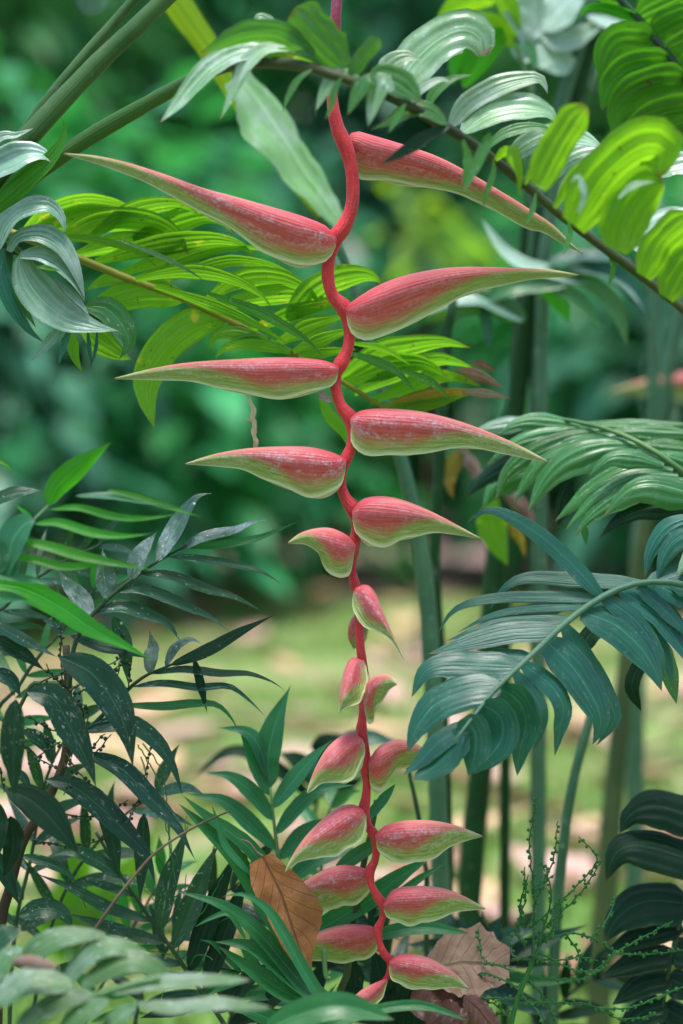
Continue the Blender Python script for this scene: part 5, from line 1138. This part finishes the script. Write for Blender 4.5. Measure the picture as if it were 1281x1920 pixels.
# yellow-green blurred plants behind, lower left
for (lb, x0, y0, Y, its) in (
    ('bright lime seedling glowing behind the spotted palm', 130, 1660, 1.1, [([(130, 1800), (125, 1600), (110, 1500)], 60, {}), ([(135, 1800), (150, 1620), (180, 1500)], 60, {}), ([(130, 1800), (180, 1680), (250, 1600)], 60, {}), ([(130, 1800), (90, 1690), (60, 1640)], 50, {}), ([(130, 1780), (260, 1620), (300, 1520)], 56, {}), ([(130, 1800), (60, 1720), (0, 1700)], 50, {}), ([(130, 1800), (230, 1690), (330, 1660)], 50, {})]),):
    t = Thing('seedling', lb, 'plant', P(x0, GY(Y), Y))
    stem('stalk', t, [(x0, GY(Y) + 8), (x0, 1780)], (5, 4), M['rachis_g'], Y)
    grow(t, its, M['frond_lit'], Y, -10, prof='lance', name='leaf')

# ------------------------------------------------------------------ denser undergrowth
def auto_frond(thing, rach, n, L, wd, mat, Y, seed, ang=(62, 28), roll=22, rmat='rachis_d'):
    rg = random.Random(seed)
    fr = stem('frond', thing, [(rach[0][0], GY(Y) + 8)] + rach, (5, 2), M[rmat], Y, n=40, ns=8)
    c = catmull([(p[0], p[1], 0.0) for p in rach], 60)
    for k in range(n):
        t = 0.22 + 0.78 * k / (n - 1)
        i = min(58, int(t * 59))
        tx, ty = c[i + 1][0] - c[i][0], c[i + 1][1] - c[i][1]
        a0 = math.atan2(ty, tx)
        for sd in (-1, 1):
            if rg.random() < 0.08: continue
            a = a0 + sd * R(ang[0] + (ang[1] - ang[0]) * t + rg.uniform(-10, 10))
            l = L * (0.65 + 0.5 * math.sin(math.pi * min(1, t * 0.85 + 0.1))) * rg.uniform(.75, 1.15)
            x, y = c[i][0], c[i][1] + sd * 2
            dr = rg.uniform(.05, .32); dz = rg.uniform(-.05, .05)
            pts = [(x, y), (x + math.cos(a) * l * .35, y + math.sin(a) * l * .35 + dr * l * .04, dz * .3), (x + math.cos(a) * l * .7, y + math.sin(a) * l * .7 + dr * l * .35, dz * .7), (x + math.cos(a) * l, y + math.sin(a) * l + dr * l, dz)]
            leaf(thing, pts, wd * rg.uniform(.75, 1.2), M[mat], Y, roll + rg.uniform(-25, 30), prof='lance', parent=fr, N=13, W=6)
auto_frond(f13, [(60, 1950), (110, 1700), (200, 1560), (300, 1480)], 8, 140, 22, 'cham', .12, 1)
auto_frond(f13, [(250, 1960), (300, 1800), (390, 1700), (470, 1640)], 8, 140, 22, 'cham_dark', .15, 2)
auto_frond(f13, [(20, 1850), (60, 1600), (90, 1450), (150, 1340)], 9, 120, 20, 'cham', .1, 3)
auto_frond(f13, [(-40, 1500), (40, 1280), (120, 1180), (180, 1100)], 8, 110, 18, 'strap', .1, 6)
auto_frond(f13, [(-80, 1300), (0, 1150), (90, 1070), (190, 1020)], 8, 110, 16, 'cham', .12, 10)
auto_frond(f13, [(150, 1990), (190, 1850), (260, 1720), (310, 1640)], 8, 120, 20, 'strap', .2, 12)
auto_frond(f17, [(420, 1990), (470, 1850), (560, 1760), (660, 1710)], 8, 140, 24, 'cham_dark', .18, 4)
auto_frond(f17, [(760, 1990), (740, 1880), (700, 1780), (690, 1700)], 7, 120, 24, 'cham_dark', .2, 5)
auto_frond(f17, [(600, 1990), (560, 1880), (480, 1830), (380, 1810)], 8, 110, 20, 'strap', .06, 7)
auto_frond(f20, [(820, 1990), (850, 1880), (900, 1800), (970, 1750)], 7, 100, 22, 'cham_dark', .3, 8)
auto_frond(f20, [(1000, 1990), (1040, 1900), (1100, 1840), (1180, 1810)], 7, 100, 22, 'dark', .32, 9)
auto_frond(f16, [(590, 1950), (600, 1700), (610, 1550), (650, 1450)], 7, 110, 24, 'strap', .3, 11)

# ------------------------------------------------------------------ dead leaves
dl1 = Thing('dead_leaf', 'large rust-brown dead leaf with torn edge caught upright beside the flower', 'dead leaf', P(588, 1840, -.03))
leaf(dl1, [(494, 1606), (510, 1640), (527, 1677), (548, 1740), (569, 1797), (589, 1842)], 110, M['dead'], -.035, 15, widths=[(30, 16), (47, 30), (49, 44), (42, 60), (38, 66), (33, 55), (26, 28), (14, 10), (1, 1)], rag=.12, name='blade', N=30, W=14, fold=8, wave=.05)
stem('leaf_stalk', dl1, [(494, 1606), (480, 1596), (468, 1580), (452, 1574)], (2.2, 1.5), M['twig'], -.035)
dl2 = Thing('dead_leaf', 'broad tan dead leaf lying over crumpled ones behind the lowest bracts', 'dead leaf', P(880, 1860, .04))
leaf(dl2, [(792, 1822), (830, 1812), (870, 1806), (910, 1808), (955, 1812)], 130, M['dead_pale'], .06, 30, widths=[(20, 10), (50, 40), (76, 62), (82, 70), (58, 56), (30, 30)], rag=.25, name='blade', N=26, W=14, wave=.08)
dl3 = Thing('dead_leaf', 'crumpled dark brown dead leaf under the tan one', 'dead leaf', P(850, 1925, .03))
leaf(dl3, [(765, 1890), (810, 1880), (860, 1890), (900, 1915)], 90, M['dead_dark'], .04, 35, rag=.5, prof='oval', name='blade', N=22, W=12, wave=.3)
dl4 = Thing('dead_leaf', 'glossy red-brown curled dead leaf beneath the tan dead leaf', 'dead leaf', P(900, 1940, .0))
leaf(dl4, [(870, 1870), (895, 1890), (915, 1915), (950, 1950)], 60, M['dead_dark'], .02, 25, rag=.4, prof='oval', name='blade', N=22, W=12, curl=.6)
leaf(dl4, [(800, 1925), (840, 1905), (880, 1910)], 60, M['dead_dark'], .01, 40, rag=.5, prof='oval', name='torn_piece', N=18, W=10, wave=.3)

# ------------------------------------------------------------------ fruiting stalk, lower right
fr = Thing('fruit_stalk', 'airy branching green fruit stalk with tiny beads in front of the canes', 'fruit stalk', P(945, GY(.02), .02))
stem('stalk', fr, [(940, GY(.02) + 8), (945, 2100), (960, 1915), (993, 1817), (1015, 1767)], (6, 4), M['fruit'], .02)
RB = [[(998, 1817), (1002, 1686), (993, 1589), (1000, 1534), (1006, 1492)], [(1002, 1674), (1036, 1619), (1046, 1539)], [(993, 1740), (1057, 1686), (1111, 1627), (1116, 1602), (1084, 1568)], [(1010, 1751), (1078, 1686), (1107, 1648), (1130, 1612)],
      [(985, 1775), (968, 1745), (985, 1686), (983, 1625)], [(1015, 1767), (1069, 1750), (1120, 1763), (1154, 1784), (1200, 1790), (1281, 1782)], [(1150, 1788), (1205, 1758), (1261, 1727)], [(1107, 1763), (1141, 1720), (1158, 1672)], [(1005, 1785), (1099, 1822), (1162, 1784)],
      [(990, 1830), (930, 1809), (905, 1796), (896, 1735)], [(980, 1855), (926, 1830), (896, 1826), (866, 1866)], [(976, 1872), (909, 1872), (867, 1877), (827, 1908)], [(964, 1893), (922, 1906), (890, 1926)], [(993, 1830), (1078, 1838), (1141, 1809)], [(970, 1880), (1060, 1880), (1112, 1885), (1162, 1910), (1240, 1902)],
      [(1008, 1775), (1033, 1690), (1030, 1650), (1012, 1612)], [(996, 1800), (960, 1790), (962, 1745)], [(985, 1835), (1020, 1870), (1045, 1925)], [(1000, 1800), (1050, 1800), (1085, 1795), (1120, 1800)], [(1060, 1750), (1085, 1790), (1080, 1840)], [(975, 1860), (1010, 1900), (1020, 1925)], [(1120, 1890), (1180, 1890), (1230, 1870), (1281, 1850)],
      [(985, 1740), (975, 1700), (990, 1640)], [(1020, 1765), (1050, 1720), (1048, 1680)], [(1000, 1700), (1020, 1660), (1038, 1640)], [(950, 1905), (920, 1880), (880, 1890)]]
beads('fruit_branch', fr, RB, 2.2, M['fruit'], .02, 3.4, 9, 31)
